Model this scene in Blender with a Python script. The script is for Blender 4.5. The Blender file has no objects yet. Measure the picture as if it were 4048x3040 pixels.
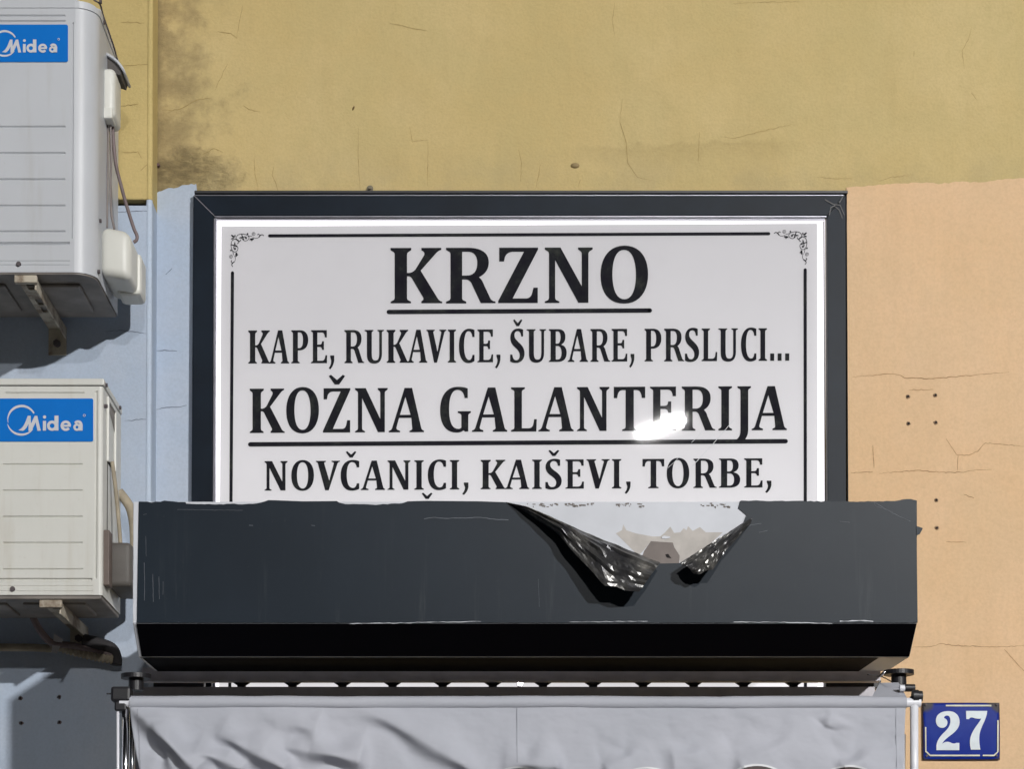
import bpy, bmesh, math, random
from mathutils import Vector, Matrix
from mathutils.geometry import tessellate_polygon
from mathutils import noise as mnoise

random.seed(7)
S = bpy.context.scene
COL = S.collection

# ------------------------------------------------------------------ camera
F = 8000.0                      # focal length in pixels of the 4048 px wide photograph
PITCH = math.radians(1.5)
CAM = Vector((0.0, -5.5, 1.6))
PX0 = 1848.0
PY0 = 3900.0 - F * math.tan(PITCH)
cam_d = bpy.data.cameras.new('camera')
cam_d.sensor_width = 36.0
cam_d.lens = F / 4048.0 * 36.0
cam_d.shift_x = (2024.0 - PX0) / 4048.0
cam_d.shift_y = (PY0 - 1520.0) / 4048.0
cam_d.clip_start = 0.05
cam_d.clip_end = 500
cam = bpy.data.objects.new('camera', cam_d)
cam.location = CAM
cam.rotation_euler = (math.pi / 2 + PITCH, 0, 0)
COL.objects.link(cam)
S.camera = cam

# ------------------------------------------------------------------ world (night sky, faint)
W = bpy.data.worlds.new('World')
S.world = W
W.use_nodes = True
wn = W.node_tree
bg = wn.nodes['Background']
sky = wn.nodes.new('ShaderNodeTexSky')
sky.sky_type = 'NISHITA'
sky.sun_disc = False
sky.sun_elevation = math.radians(-3)
sky.sun_rotation = math.radians(200)
wn.links.new(sky.outputs[0], bg.inputs[0])
bg.inputs[1].default_value = 0.05

S.view_settings.view_transform = 'Standard'
S.view_settings.look = 'None'
S.view_settings.exposure = 0
S.view_settings.gamma = 1
S.view_settings.use_curve_mapping = False
S.render.engine = 'CYCLES'
S.cycles.use_denoising = True
S.cycles.sample_clamp_indirect = 6
S.cycles.max_bounces = 6
S.cycles.transparent_max_bounces = 8

LAMP_A = (2.19, -17.3, 7.94)
LAMP_B = (9.4, -20.0, 9.4)
LAMP_A_STRENGTH = 4300
LAMP_B_STRENGTH = 16300

# ------------------------------------------------------------------ helpers
_f = Vector((0, math.cos(PITCH), math.sin(PITCH)))
_u = Vector((0, -math.sin(PITCH), math.cos(PITCH)))
_r = Vector((1, 0, 0))


def P(px, py, Y):
    """Point of the plane y = Y that the photograph shows at pixel (px, py)."""
    d = _f + _r * ((px - PX0) / F) + _u * ((PY0 - py) / F)
    t = (Y - CAM.y) / d.y
    return CAM + d * t


def px2x(px, py, Y):
    return P(px, py, Y).x


def py2z(py, Y):
    return P(2024, py, Y).z


def srgb(r, g, b):
    def f(c):
        c /= 255.0
        return c / 12.92 if c <= 0.04045 else ((c + 0.055) / 1.055) ** 2.4
    return (f(r), f(g), f(b), 1.0)


def link(name, me, mat=None, parent=None, smooth=False):
    o = bpy.data.objects.new(name, me)
    COL.objects.link(o)
    if mat is not None:
        me.materials.append(mat)
    if smooth:
        for p in me.polygons:
            p.use_smooth = True
    if parent is not None:
        put(o, parent)
    return o


def put(o, parent):
    o.parent = parent
    base = parent.location.copy()
    q = parent.parent
    while q is not None:
        q = q.parent
    if parent.type == 'EMPTY':
        o.matrix_parent_inverse = Matrix.Translation(-base)


def thing(name, loc, label, cat, group=None):
    o = bpy.data.objects.new(name, None)
    o.location = loc
    o.empty_display_size = 0.1
    COL.objects.link(o)
    return tag(o, label, cat, group)


def tag(o, label, cat, group=None, kind=None):
    if label:
        o['label'] = label
    if cat:
        o['category'] = cat
    if group:
        o['group'] = group
    if kind:
        o['kind'] = kind
    return o


def mesh_obj(name, verts, faces, mat, parent=None, smooth=False):
    me = bpy.data.meshes.new(name)
    me.from_pydata([tuple(v) for v in verts], [], faces)
    me.update()
    return link(name, me, mat, parent, smooth)


def bm_obj(name, bm, mat, parent=None, smooth=False):
    me = bpy.data.meshes.new(name)
    bm.normal_update()
    bm.to_mesh(me)
    bm.free()
    return link(name, me, mat, parent, smooth)


def add_box(bm, x0, x1, y0, y1, z0, z1, bev=0.0, seg=2):
    m = Matrix.Translation(((x0 + x1) / 2, (y0 + y1) / 2, (z0 + z1) / 2)) @ Matrix.Diagonal((abs(x1 - x0), abs(y1 - y0), abs(z1 - z0), 1))
    r = bmesh.ops.create_cube(bm, size=1.0, matrix=m)
    if bev > 0:
        es = list({e for v in r['verts'] for e in v.link_edges})
        bmesh.ops.bevel(bm, geom=es, offset=bev, segments=seg, affect='EDGES', profile=0.5)


def box(name, x0, x1, y0, y1, z0, z1, mat, parent=None, bev=0.0, seg=2):
    bm = bmesh.new()
    add_box(bm, x0, x1, y0, y1, z0, z1, bev, seg)
    return bm_obj(name, bm, mat, parent)


def pbox(name, px0, py0, px1, py1, Yf, Yb, mat, parent=None, bev=0.0):
    """Box whose front face (y = Yf) shows between two pixels."""
    a = P(px0, py0, Yf)
    b = P(px1, py1, Yf)
    return box(name, a.x, b.x, Yf, Yb, b.z, a.z, mat, parent, bev)


def frame_at(t, ref):
    n = t.cross(ref)
    if n.length < 1e-5:
        n = t.cross(Vector((1, 0, 0.3)))
    n.normalize()
    return n, n.cross(t).normalized()


def smooth_path(pts, n=6):
    pts = [Vector(p) for p in pts]
    out = []
    for i in range(len(pts) - 1):
        p0 = pts[max(i - 1, 0)]
        p1 = pts[i]
        p2 = pts[i + 1]
        p3 = pts[min(i + 2, len(pts) - 1)]
        for k in range(n):
            t = k / n
            out.append(0.5 * ((2 * p1) + (p2 - p0) * t + (2 * p0 - 5 * p1 + 4 * p2 - p3) * t * t + (3 * p1 - p0 - 3 * p2 + p3) * t ** 3))
    out.append(pts[-1])
    return out


def tube(name, pts, r, mat, parent=None, n=12, curve=True, ridge=0.0, closed_ends=True):
    pts = smooth_path(pts) if curve else [Vector(p) for p in pts]
    if ridge:
        dense = []
        for a, b in zip(pts[:-1], pts[1:]):
            k = max(2, int((b - a).length / 0.0022))
            dense += [a.lerp(b, i / k) for i in range(k)]
        pts = dense + [pts[-1]]
    V, Fc = [], []
    for i, p in enumerate(pts):
        a = pts[max(i - 1, 0)]
        b = pts[min(i + 1, len(pts) - 1)]
        t = (b - a).normalized()
        e1, e2 = frame_at(t, Vector((0, 1, 0.02)))
        rr = r * (1 + ridge * (1 if (i // 2) % 2 else -1)) if ridge else r
        for k in range(n):
            an = 2 * math.pi * k / n
            V.append(p + (e1 * math.cos(an) + e2 * math.sin(an)) * rr)
    for i in range(len(pts) - 1):
        for k in range(n):
            Fc.append((i * n + k, i * n + (k + 1) % n, (i + 1) * n + (k + 1) % n, (i + 1) * n + k))
    if closed_ends:
        Fc.append(tuple(range(n))[::-1])
        Fc.append(tuple((len(pts) - 1) * n + k for k in range(n)))
    return mesh_obj(name, V, Fc, mat, parent, smooth=True)


def cyl(bm, center, r, h, axis='Z', seg=24, r2=None):
    rot = {'Z': Matrix.Identity(4), 'X': Matrix.Rotation(math.pi / 2, 4, 'Y'), 'Y': Matrix.Rotation(math.pi / 2, 4, 'X')}[axis]
    bmesh.ops.create_cone(bm, cap_ends=True, segments=seg, radius1=r, radius2=r if r2 is None else r2, depth=h,
                          matrix=Matrix.Translation(center) @ rot)


def path(s):
    """Small outline language: M/L points, Q quadratic, C cubic; '|' starts another contour."""
    res = []
    for part in s.split('|'):
        tok = part.replace(',', ' ').split()
        pts, i, mode = [], 0, 'L'
        while i < len(tok):
            if tok[i] in 'MLQC':
                mode = tok[i]
                i += 1
                if i >= len(tok):
                    break
            if mode in 'ML':
                pts.append((float(tok[i]), float(tok[i + 1])))
                i += 2
            elif mode == 'Q':
                c = (float(tok[i]), float(tok[i + 1]))
                e = (float(tok[i + 2]), float(tok[i + 3]))
                s0 = pts[-1]
                for k in range(1, 6):
                    t = k / 5
                    pts.append(tuple((1 - t) ** 2 * s0[j] + 2 * t * (1 - t) * c[j] + t * t * e[j] for j in (0, 1)))
                i += 4
                mode = 'L'
            else:
                c1 = (float(tok[i]), float(tok[i + 1]))
                c2 = (float(tok[i + 2]), float(tok[i + 3]))
                e = (float(tok[i + 4]), float(tok[i + 5]))
                s0 = pts[-1]
                for k in range(1, 11):
                    t = k / 10
                    pts.append(tuple((1 - t) ** 3 * s0[j] + 3 * t * (1 - t) ** 2 * c1[j] + 3 * t * t * (1 - t) * c2[j] + t ** 3 * e[j] for j in (0, 1)))
                i += 6
                mode = 'L'
        res.append(pts)
    return res


class Flat:
    """Collects flat shapes given in photograph pixels on one plane of the scene."""

    def __init__(self, Y):
        self.Y = Y
        self.V = []
        self.F = []

    def contours(self, cs, fn=lambda x, y: (x, y)):
        loops = []
        for c in cs:
            loops.append([Vector((x, -y, 0)) for x, y in (fn(*p) for p in c)])
        flat = [v for l in loops for v in l]
        base = len(self.V)
        for v in flat:
            self.V.append(P(v.x, -v.y, self.Y))
        for t in tessellate_polygon(loops):
            a, b, c = (flat[i] for i in t)
            if ((b - a).cross(c - a)).z < 0:
                t = (t[0], t[2], t[1])
            self.F.append(tuple(base + i for i in t))

    def poly(self, pts):
        self.contours([pts])

    def ribbon(self, pts, w, caps=True, ws=None):
        pts = [Vector((p[0], p[1])) for p in pts]
        L, R = [], []
        for i, p in enumerate(pts):
            a = pts[max(i - 1, 0)]
            b = pts[min(i + 1, len(pts) - 1)]
            t = (b - a)
            if t.length < 1e-6:
                t = Vector((1, 0))
            t.normalize()
            n = Vector((-t.y, t.x)) * ((ws[i] if ws else w) / 2)
            L.append(p + n)
            R.append(p - n)
        base = len(self.V)
        for v in L + R:
            self.V.append(P(v.x, v.y, self.Y))
        k = len(pts)
        for i in range(k - 1):
            self.F.append((base + i, base + i + 1, base + k + i + 1, base + k + i))
        if caps and not ws:
            for p in (pts[0], pts[-1]):
                self.disc(p.x, p.y, w / 2, 10)

    def disc(self, x, y, r, n=16, ry=None):
        base = len(self.V)
        for k in range(n):
            a = -2 * math.pi * k / n
            self.V.append(P(x + r * math.cos(a), y + (ry or r) * math.sin(a), self.Y))
        self.F.append(tuple(range(base, base + n)))

    def ring(self, x, y, r, w, a0=0, a1=360, n=40, ws=None):
        pts = [(x + r * math.cos(math.radians(a0 + (a1 - a0) * k / n)), y - r * math.sin(math.radians(a0 + (a1 - a0) * k / n))) for k in range(n + 1)]
        self.ribbon(pts, w, caps=False, ws=ws)

    def build(self, name, mat, parent=None, thick=0.0, smooth=False):
        if not thick:
            return mesh_obj(name, self.V, self.F, mat, parent)
        bm = bmesh.new()
        vs = [bm.verts.new(v) for v in self.V]
        for f in self.F:
            try:
                bm.faces.new([vs[i] for i in f])
            except ValueError:
                pass
        bm.normal_update()
        for f in bm.faces:
            if f.normal.y > 0:
                f.normal_flip()
        r = bmesh.ops.extrude_face_region(bm, geom=list(bm.faces))
        for v in [e for e in r['geom'] if isinstance(e, bmesh.types.BMVert)]:
            v.co.y += 0.0
        new = [e for e in r['geom'] if isinstance(e, bmesh.types.BMVert)]
        for v in new:
            v.co.y -= thick
        bmesh.ops.recalc_face_normals(bm, faces=list(bm.faces))
        return bm_obj(name, bm, mat, parent)


# ------------------------------------------------------------------ materials
class NT:
    def __init__(self, name):
        self.m = bpy.data.materials.new(name)
        self.m.use_nodes = True
        self.t = self.m.node_tree
        self.b = self.t.nodes['Principled BSDF']
        self.out = self.t.nodes['Material Output']
        self._co = None

    def n(self, typ, **kw):
        nd = self.t.nodes.new(typ)
        for k, v in kw.items():
            setattr(nd, k, v)
        return nd

    def l(self, a, b):
        self.t.links.new(a, b)

    @property
    def co(self):
        if self._co is None:
            self._co = self.n('ShaderNodeTexCoord').outputs['Object']
        return self._co

    def noise(self, scale, detail=4, rough=0.55, vec=None, dist=0.0, stretch=None):
        v = vec or self.co
        if stretch:
            mp = self.n('ShaderNodeMapping')
            mp.inputs['Scale'].default_value = stretch
            self.l(v, mp.inputs[0])
            v = mp.outputs[0]
        nd = self.n('ShaderNodeTexNoise')
        nd.inputs['Scale'].default_value = scale
        nd.inputs['Detail'].default_value = detail
        nd.inputs['Roughness'].default_value = rough
        nd.inputs['Distortion'].default_value = dist
        self.l(v, nd.inputs['Vector'])
        return nd.outputs['Fac']

    def ramp(self, fac, stops):
        r = self.n('ShaderNodeValToRGB')
        el = r.color_ramp.elements
        while len(el) < len(stops):
            el.new(0.5)
        for e, (p, c) in zip(el, stops):
            e.position = p
            e.color = c if len(c) == 4 else (*c, 1)
        self.l(fac, r.inputs[0])
        return r.outputs[0]

    def rng(self, v, a, b, c=0.0, d=1.0, smooth=True):
        m = self.n('ShaderNodeMapRange')
        if smooth:
            m.interpolation_type = 'SMOOTHSTEP'
        m.inputs[1].default_value = a
        m.inputs[2].default_value = b
        m.inputs[3].default_value = c
        m.inputs[4].default_value = d
        self.l(v, m.inputs[0])
        return m.outputs[0]

    def math(self, op, a, b=None, clamp=False):
        m = self.n('ShaderNodeMath', operation=op, use_clamp=clamp)
        for i, v in enumerate((a, b)):
            if v is None:
                continue
            if isinstance(v, (int, float)):
                m.inputs[i].default_value = v
            else:
                self.l(v, m.inputs[i])
        return m.outputs[0]

    def mix(self, fac, a, b, mode='MIX'):
        m = self.n('ShaderNodeMix', data_type='RGBA', blend_type=mode)
        for s, v in ((m.inputs[0], fac), (m.inputs[6], a), (m.inputs[7], b)):
            if isinstance(v, (int, float)):
                s.default_value = v
            elif isinstance(v, tuple):
                s.default_value = v if len(v) == 4 else (*v, 1)
            else:
                self.l(v, s)
        return m.outputs[2]

    def xyz(self):
        s = self.n('ShaderNodeSeparateXYZ')
        self.l(self.co, s.inputs[0])
        return s.outputs[0], s.outputs[1], s.outputs[2]

    def color(self, c):
        if isinstance(c, tuple):
            self.b.inputs['Base Color'].default_value = c if len(c) == 4 else (*c, 1)
        else:
            self.l(c, self.b.inputs['Base Color'])

    def rough(self, r):
        if isinstance(r, (int, float)):
            self.b.inputs['Roughness'].default_value = r
        else:
            self.l(r, self.b.inputs['Roughness'])

    def bump(self, h, strength=0.3, dist=0.002):
        b = self.n('ShaderNodeBump')
        b.inputs['Strength'].default_value = strength
        b.inputs['Distance'].default_value = dist
        self.l(h, b.inputs['Height'])
        self.l(b.outputs[0], self.b.inputs['Normal'])

    def set(self, **kw):
        for k, v in kw.items():
            self.b.inputs[k.replace('_', ' ')].default_value = v


def simple(name, col, rough=0.5, metallic=0.0, var=0.12, scale=18, bump=0.0, spec=0.5):
    m = NT(name)
    c = col if len(col) == 4 else (*col, 1)
    f = m.noise(scale, 5)
    dk = tuple(x * (1 - var) for x in c[:3]) + (1,)
    lt = tuple(min(1, x * (1 + var)) for x in c[:3]) + (1,)
    m.color(m.ramp(f, [(0.3, dk), (0.7, lt)]))
    m.rough(rough)
    m.set(Metallic=metallic)
    m.b.inputs['Specular IOR Level'].default_value = spec
    if bump:
        m.bump(m.noise(scale * 6, 4), bump, 0.002)
    return m.m


def plaster(name, base, alt, stain=None, bumpy=1.0):
    m = NT(name)
    big = m.noise(1.6, 5, 0.6)
    mid = m.noise(7, 6, 0.65, dist=0.4)
    fine = m.noise(140, 3, 0.6)
    streak = m.noise(3.0, 5, 0.6, stretch=(3.2, 1, 0.5))
    c = m.mix(m.rng(big, 0.35, 0.68), base, alt)
    tint = m.noise(2.6, 6, 0.7, dist=0.3)
    c = m.mix(m.rng(tint, 0.40, 0.62, 0, 0.55), c, (base[0] * 0.93, base[1] * 0.985, base[2] * 1.03, 1))
    brush = m.noise(9, 4, 0.6, stretch=(2.6, 1, 0.45))
    c = m.mix(m.rng(brush, 0.42, 0.7, 0, 0.16), c, tuple(min(1, x * 1.16) for x in base[:3]) + (1,))
    c = m.mix(m.rng(streak, 0.5, 0.75, 0, 0.35), c, tuple(x * 0.86 for x in base[:3]) + (1,))
    c = m.mix(m.rng(mid, 0.58, 0.78, 0, 0.28), c, tuple(x * 0.82 for x in base[:3]) + (1,))
    grit = m.noise(38, 5, 0.7)
    c = m.mix(m.rng(grit, 0.45, 0.75, 0, 0.22), c, tuple(x * 0.80 for x in base[:3]) + (1,))
    c = m.mix(m.rng(fine, 0.35, 0.7, 0, 0.22), c, tuple(x * 0.72 for x in base[:3]) + (1,))
    rough_h = m.math('ADD', m.math('ADD', m.math('MULTIPLY', mid, 0.8), m.math('MULTIPLY', m.noise(4.5, 3, 0.5), 2.2)), m.math('ADD', m.math('MULTIPLY', fine, 0.22), m.math('MULTIPLY', grit, 0.3)))
    if stain:
        c, rough_h = stain(m, c, rough_h)
    m.color(c)
    m.rough(0.88)
    m.b.inputs['Specular IOR Level'].default_value = 0.25
    m.bump(rough_h, 0.6 * bumpy, 0.008)
    return m.m


def yellow_stain(m, c, h):
    """Damp, flaking plaster down the inner corner beside the pilaster and above the frame."""
    x, y, z = m.xyz()
    nz = m.noise(5.5, 7, 0.66)
    nb = m.noise(11, 7, 0.68, dist=0.1)
    nf = m.noise(42, 8, 0.75, dist=0.15, stretch=(1, 1, 1.9))
    flk = m.rng(nf, 0.38, 0.66)
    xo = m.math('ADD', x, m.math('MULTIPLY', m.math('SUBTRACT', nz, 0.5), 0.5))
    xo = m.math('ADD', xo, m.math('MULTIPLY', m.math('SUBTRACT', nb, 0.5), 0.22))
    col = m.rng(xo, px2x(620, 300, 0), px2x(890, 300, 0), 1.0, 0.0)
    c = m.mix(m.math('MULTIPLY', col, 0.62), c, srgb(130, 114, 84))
    c = m.mix(m.math('MULTIPLY', m.math('MULTIPLY', col, flk), 0.16), c, srgb(104, 90, 64))
    a = P(760, 690, 0)
    dx = m.math('DIVIDE', m.math('SUBTRACT', x, a.x), 0.14)
    dz = m.math('DIVIDE', m.math('SUBTRACT', z, a.z), 0.075)
    d = m.math('ADD', m.math('MULTIPLY', dx, dx), m.math('MULTIPLY', dz, dz))
    d = m.math('ADD', d, m.math('MULTIPLY', m.math('SUBTRACT', nb, 0.5), 3.4))
    d = m.math('ADD', d, m.math('MULTIPLY', m.math('SUBTRACT', nf, 0.5), 2.0))
    patch = m.rng(d, 0.45, 1.25, 1.0, 0.0)
    c = m.mix(m.math('MULTIPLY', patch, m.math('ADD', m.math('MULTIPLY', flk, 0.34), 0.24)), c, srgb(92, 82, 60))
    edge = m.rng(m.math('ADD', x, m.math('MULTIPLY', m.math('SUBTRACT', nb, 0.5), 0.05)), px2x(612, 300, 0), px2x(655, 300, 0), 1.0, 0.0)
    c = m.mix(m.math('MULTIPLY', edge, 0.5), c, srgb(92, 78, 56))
    flake = m.math('MULTIPLY', m.math('MAXIMUM', patch, m.math('MULTIPLY', col, 0.35)), flk)
    band = m.math('MULTIPLY', m.rng(z, py2z(760, 0), py2z(520, 0), 0.6, 0.0), m.rng(nz, 0.4, 0.62))
    c = m.mix(m.math('MULTIPLY', band, 0.55), c, srgb(166, 152, 118))
    # edge of an old repair running across above the frame
    zz = m.math('ADD', z, m.math('MULTIPLY', m.math('SUBTRACT', nb, 0.5), 0.10))
    zz = m.math('ADD', zz, m.math('MULTIPLY', x, -0.035))
    zr = py2z(575, 0) - 0.035 * px2x(2700, 575, 0)
    seam = m.math('MULTIPLY', m.rng(zz, zr + 0.012, zr, 0.0, 1.0), m.rng(zz, zr - 0.07, zr, 0.0, 1.0))
    seam = m.math('MULTIPLY', seam, m.math('MULTIPLY', m.rng(x, px2x(2150, 575, 0), px2x(2450, 575, 0)), m.rng(x, px2x(3250, 575, 0), px2x(3000, 575, 0))))
    c = m.mix(m.math('MULTIPLY', seam, m.math('ADD', m.math('MULTIPLY', flk, 0.14), 0.16)), c, srgb(146, 128, 84))
    h = m.math('ADD', h, m.math('MULTIPLY', flake, 0.6))
    return c, h


M = {}
M['yellow'] = plaster('yellow_plaster', srgb(194, 172, 119), srgb(202, 182, 133), yellow_stain)
M['yellow_plain'] = plaster('yellow_plaster_pilaster', srgb(188, 166, 110), srgb(197, 176, 121))
M['orange'] = plaster('orange_plaster', srgb(219, 184, 144), srgb(222, 190, 155), bumpy=0.5)
M['blue'] = plaster('blue_plaster', srgb(171, 182, 198), srgb(178, 187, 200), bumpy=0.5)
M['crack'] = simple('crack_dirt', srgb(160, 139, 92), 0.95, var=0.3, scale=30, spec=0.1)
M['crack_o'] = simple('crack_dirt_orange', srgb(166, 132, 98), 0.95, var=0.3, scale=30, spec=0.1)
M['crack_blue'] = simple('crack_dirt_blue', srgb(108, 114, 128), 0.95, var=0.3)
M['frame'] = simple('frame_paint', (0.006, 0.011, 0.019), 0.40, var=0.2, scale=9, bump=0.05, spec=0.12)
_m = NT('print_ink_mottled')
_m.color(_m.ramp(_m.noise(22, 6, 0.7), [(0.35, (0.011, 0.010, 0.016)), (0.55, (0.016, 0.017, 0.020)), (0.75, (0.040, 0.044, 0.038))]))
_m.rough(0.7)
_m.b.inputs['Specular IOR Level'].default_value = 0.05
INK = _m.m
M['frame_edge'] = simple('frame_edge_alu', (0.28, 0.28, 0.32), 0.3, metallic=0.8)
M['ink'] = simple('print_ink', (0.013, 0.012, 0.019), 0.7, var=0.2, scale=30, spec=0.05)
M['ink'] = INK
M['dark'] = simple('dark_plastic', (0.012, 0.012, 0.015), 0.45)
M['black_hole'] = simple('hole_black', (0.012, 0.010, 0.010), 0.9)
M['chrome'] = simple('chrome', (0.75, 0.76, 0.80), 0.16, metallic=1.0, var=0.04)
M['white_pole'] = simple('white_paint_pole', (0.72, 0.73, 0.78), 0.3, var=0.05)
M['alu'] = simple('dull_aluminium', (0.55, 0.53, 0.57), 0.55, metallic=0.1, spec=0.3)
M['rail'] = simple('grey_rail', (0.05, 0.048, 0.054), 0.5, metallic=0.2, spec=0.3)
M['cover'] = simple('white_plastic', srgb(205, 205, 198), 0.45, var=0.06, scale=6)
M['screw'] = simple('rusty_screw', (0.09, 0.075, 0.08), 0.6, metallic=0.3)
M['cable'] = simple('grey_cable', srgb(118, 110, 108), 0.6)
M['cable_dark'] = simple('dark_cable', srgb(84, 78, 80), 0.6)
M['brown_pipe'] = simple('brown_pipe', srgb(112, 98, 98), 0.6)
M['hose'] = simple('beige_hose', srgb(150, 140, 122), 0.8, var=0.25, bump=0.5)
M['tape'] = simple('white_tape', srgb(190, 188, 190), 0.6)
M['lagging'] = simple('dark_lagging', (0.02, 0.018, 0.02), 0.8, bump=0.4)
M['white_board'] = simple('white_board', srgb(196, 199, 206), 0.6, var=0.06, scale=10, bump=0.05)


def mk_bracket():
    m = NT('bracket_steel')
    f = m.noise(14, 6, 0.65)
    c = m.mix(m.rng(f, 0.45, 0.65), srgb(182, 174, 158), srgb(116, 100, 84))
    m.color(c)
    m.rough(0.6)
    m.set(Metallic=0.2)
    m.bump(m.noise(60, 4), 0.2, 0.002)
    return m.m


M['bracket'] = mk_bracket()


def mk_ac(name, col, grime):
    m = NT(name)
    f = m.noise(3.5, 6, 0.6)
    st = m.noise(6, 5, 0.6, stretch=(4, 1, 0.4))
    c = m.mix(m.rng(f, 0.35, 0.7, 0, 0.5), col, tuple(x * 0.90 for x in col[:3]) + (1,))
    c = m.mix(m.rng(st, 0.52, 0.8, 0, 0.35), c, grime)
    c = m.mix(m.rng(m.noise(90, 4, 0.6), 0.62, 0.8, 0, 0.25), c, grime)
    m.color(c)
    m.rough(0.42)
    m.bump(m.noise(300, 2), 0.06, 0.001)
    return m.m


M['ac_up'] = mk_ac('ac_enamel_grey', srgb(188, 191, 196), srgb(160, 157, 150))
M['ac_low'] = mk_ac('ac_enamel_white', srgb(206, 206, 200), srgb(176, 168, 152))
M['pan'] = simple('base_pan', srgb(120, 114, 108), 0.55, var=0.3, scale=12)
M['badge'] = simple('badge_blue', (0.0, 0.145, 0.53, 1), 0.5, var=0.03, spec=0.15)
M['badge_white'] = simple('badge_white', srgb(196, 198, 202), 0.4, var=0.03)


def mk_vinyl(name, base, rough, spec=0.4):
    m = NT(name)
    m.b.inputs['Specular IOR Level'].default_value = spec
    f = m.noise(2.2, 6, 0.62)
    sc = m.noise(8, 6, 0.7, stretch=(1.0, 1, 0.25))
    c = m.mix(m.rng(f, 0.3, 0.7), base, tuple(x * 1.25 for x in base[:3]) + (1,))
    c = m.mix(m.rng(sc, 0.62, 0.85, 0, 0.15), c, tuple(x * 2.5 for x in base[:3]) + (1,))
    if rough < 0.5:
        dr = m.noise(5, 6, 0.65, stretch=(5, 1, 0.35))
        x, y, z = m.xyz()
        low = m.rng(z, 2.40, 2.62, 1.0, 0.25)
        c = m.mix(m.math('MULTIPLY', m.rng(dr, 0.56, 0.8, 0, 0.6), low), c, (0.07, 0.08, 0.085, 1))
        c = m.mix(m.rng(m.noise(70, 5, 0.7), 0.62, 0.8, 0, 0.3), c, (0.05, 0.055, 0.06, 1))
    m.color(c)
    m.rough(m.rng(m.noise(5, 6, 0.7), 0.3, 0.7, rough - 0.015, rough + 0.02))
    m.bump(m.math('ADD', m.noise(4, 5, 0.6), m.math('MULTIPLY', m.noise(160, 3), 0.08)), 0.05, 0.006)
    return m.m


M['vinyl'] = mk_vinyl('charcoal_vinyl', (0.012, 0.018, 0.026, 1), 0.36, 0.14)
M['vinyl_shaded'] = mk_vinyl('charcoal_vinyl_shaded', (0.0015, 0.0015, 0.003, 1), 0.7, 0.04)  # the same vinyl with the shade of chamfer and underside in its colour


def mk_flap():
    m = NT('torn_vinyl_back')
    f = m.noise(16, 6, 0.65, dist=0.5)
    m.color(m.ramp(f, [(0.40, (0.07, 0.07, 0.076)), (0.58, (0.15, 0.147, 0.14)), (0.74, (0.36, 0.34, 0.31))]))
    m.rough(0.31)
    m.set(Metallic=0.65)
    m.bump(m.noise(60, 4, 0.6, stretch=(1, 1, 0.35)), 0.35, 0.004)
    return m.m


M['flap'] = mk_flap()


def mk_fabric():
    m = NT('awning_fabric')
    f = m.noise(3, 5)
    c = m.mix(m.rng(f, 0.3, 0.7), srgb(168, 171, 180), srgb(176, 178, 187))
    m.color(c)
    m.rough(0.75)
    m.b.inputs['Specular IOR Level'].default_value = 0.3
    w = m.n('ShaderNodeTexWave')
    w.inputs['Scale'].default_value = 260
    m.l(m.co, w.inputs['Vector'])
    m.bump(m.math('ADD', m.math('MULTIPLY', w.outputs['Fac'], 0.1), m.noise(9, 5, 0.6)), 0.2, 0.006)
    return m.m


M['fabric'] = mk_fabric()


def mk_lit(name, diff, col, s0, s1):
    """Backlit acrylic: diffuse face plus the glow of the tubes behind it (more of them low down)."""
    m = NT(name)
    dirt = m.noise(4, 6, 0.7)
    m.color(m.mix(m.rng(dirt, 0.45, 0.75, 0, 0.35), diff, tuple(x * 0.78 for x in diff[:3]) + (1,)))
    m.rough(0.5)
    m.b.inputs['Specular IOR Level'].default_value = 0.2
    x, y, z = m.xyz()
    e = m.rng(z, py2z(2400, 0), py2z(850, 0), s1, s0)
    e = m.math('ADD', e, m.rng(z, py2z(2080, 0), py2z(2620, 0), 0.0, 0.28))
    n = m.noise(2.0, 3)
    e = m.math('MULTIPLY', e, m.rng(n, 0.3, 0.7, 0.93, 1.07))
    m.b.inputs['Emission Color'].default_value = (*col, 1)
    m.l(e, m.b.inputs['Emission Strength'])
    return m.m


M['lit_white'] = mk_lit('backlit_acrylic', (0.5, 0.5, 0.5, 1), (1.0, 0.96, 1.0), 1.3, 1.1)
M['lit_print'] = mk_lit('backlit_print_film', (0.36, 0.355, 0.375, 1), (1.0, 0.98, 0.99), 0.20, 0.37)


def mk_glass():
    m = bpy.data.materials.new('clear_glass')
    m.use_nodes = True
    t = m.node_tree
    t.nodes.clear()
    o = t.nodes.new('ShaderNodeOutputMaterial')
    mx = t.nodes.new('ShaderNodeMixShader')
    tr = t.nodes.new('ShaderNodeBsdfTransparent')
    gl = t.nodes.new('ShaderNodeBsdfGlossy')
    gl.inputs['Roughness'].default_value = 0.015
    fr = t.nodes.new('ShaderNodeFresnel')
    fr.inputs[0].default_value = 1.45
    t.links.new(fr.outputs[0], mx.inputs[0])
    t.links.new(tr.outputs[0], mx.inputs[1])
    t.links.new(gl.outputs[0], mx.inputs[2])
    t.links.new(mx.outputs[0], o.inputs[0])
    return m


M['glass'] = mk_glass()


def emit(name, col, s):
    m = NT(name)
    m.color((0.8, 0.8, 0.8, 1))
    m.b.inputs['Emission Color'].default_value = (*col, 1)
    m.b.inputs['Emission Strength'].default_value = s
    return m.m


M['lampA'] = emit('lamp_lens_glow', (1.0, 0.985, 0.965), LAMP_A_STRENGTH)
M['lampB'] = emit('tall_lamp_lens_glow', (1.0, 0.985, 0.965), LAMP_B_STRENGTH)
M['led'] = emit('led_glow', (1.0, 0.95, 1.0), 60)


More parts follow.
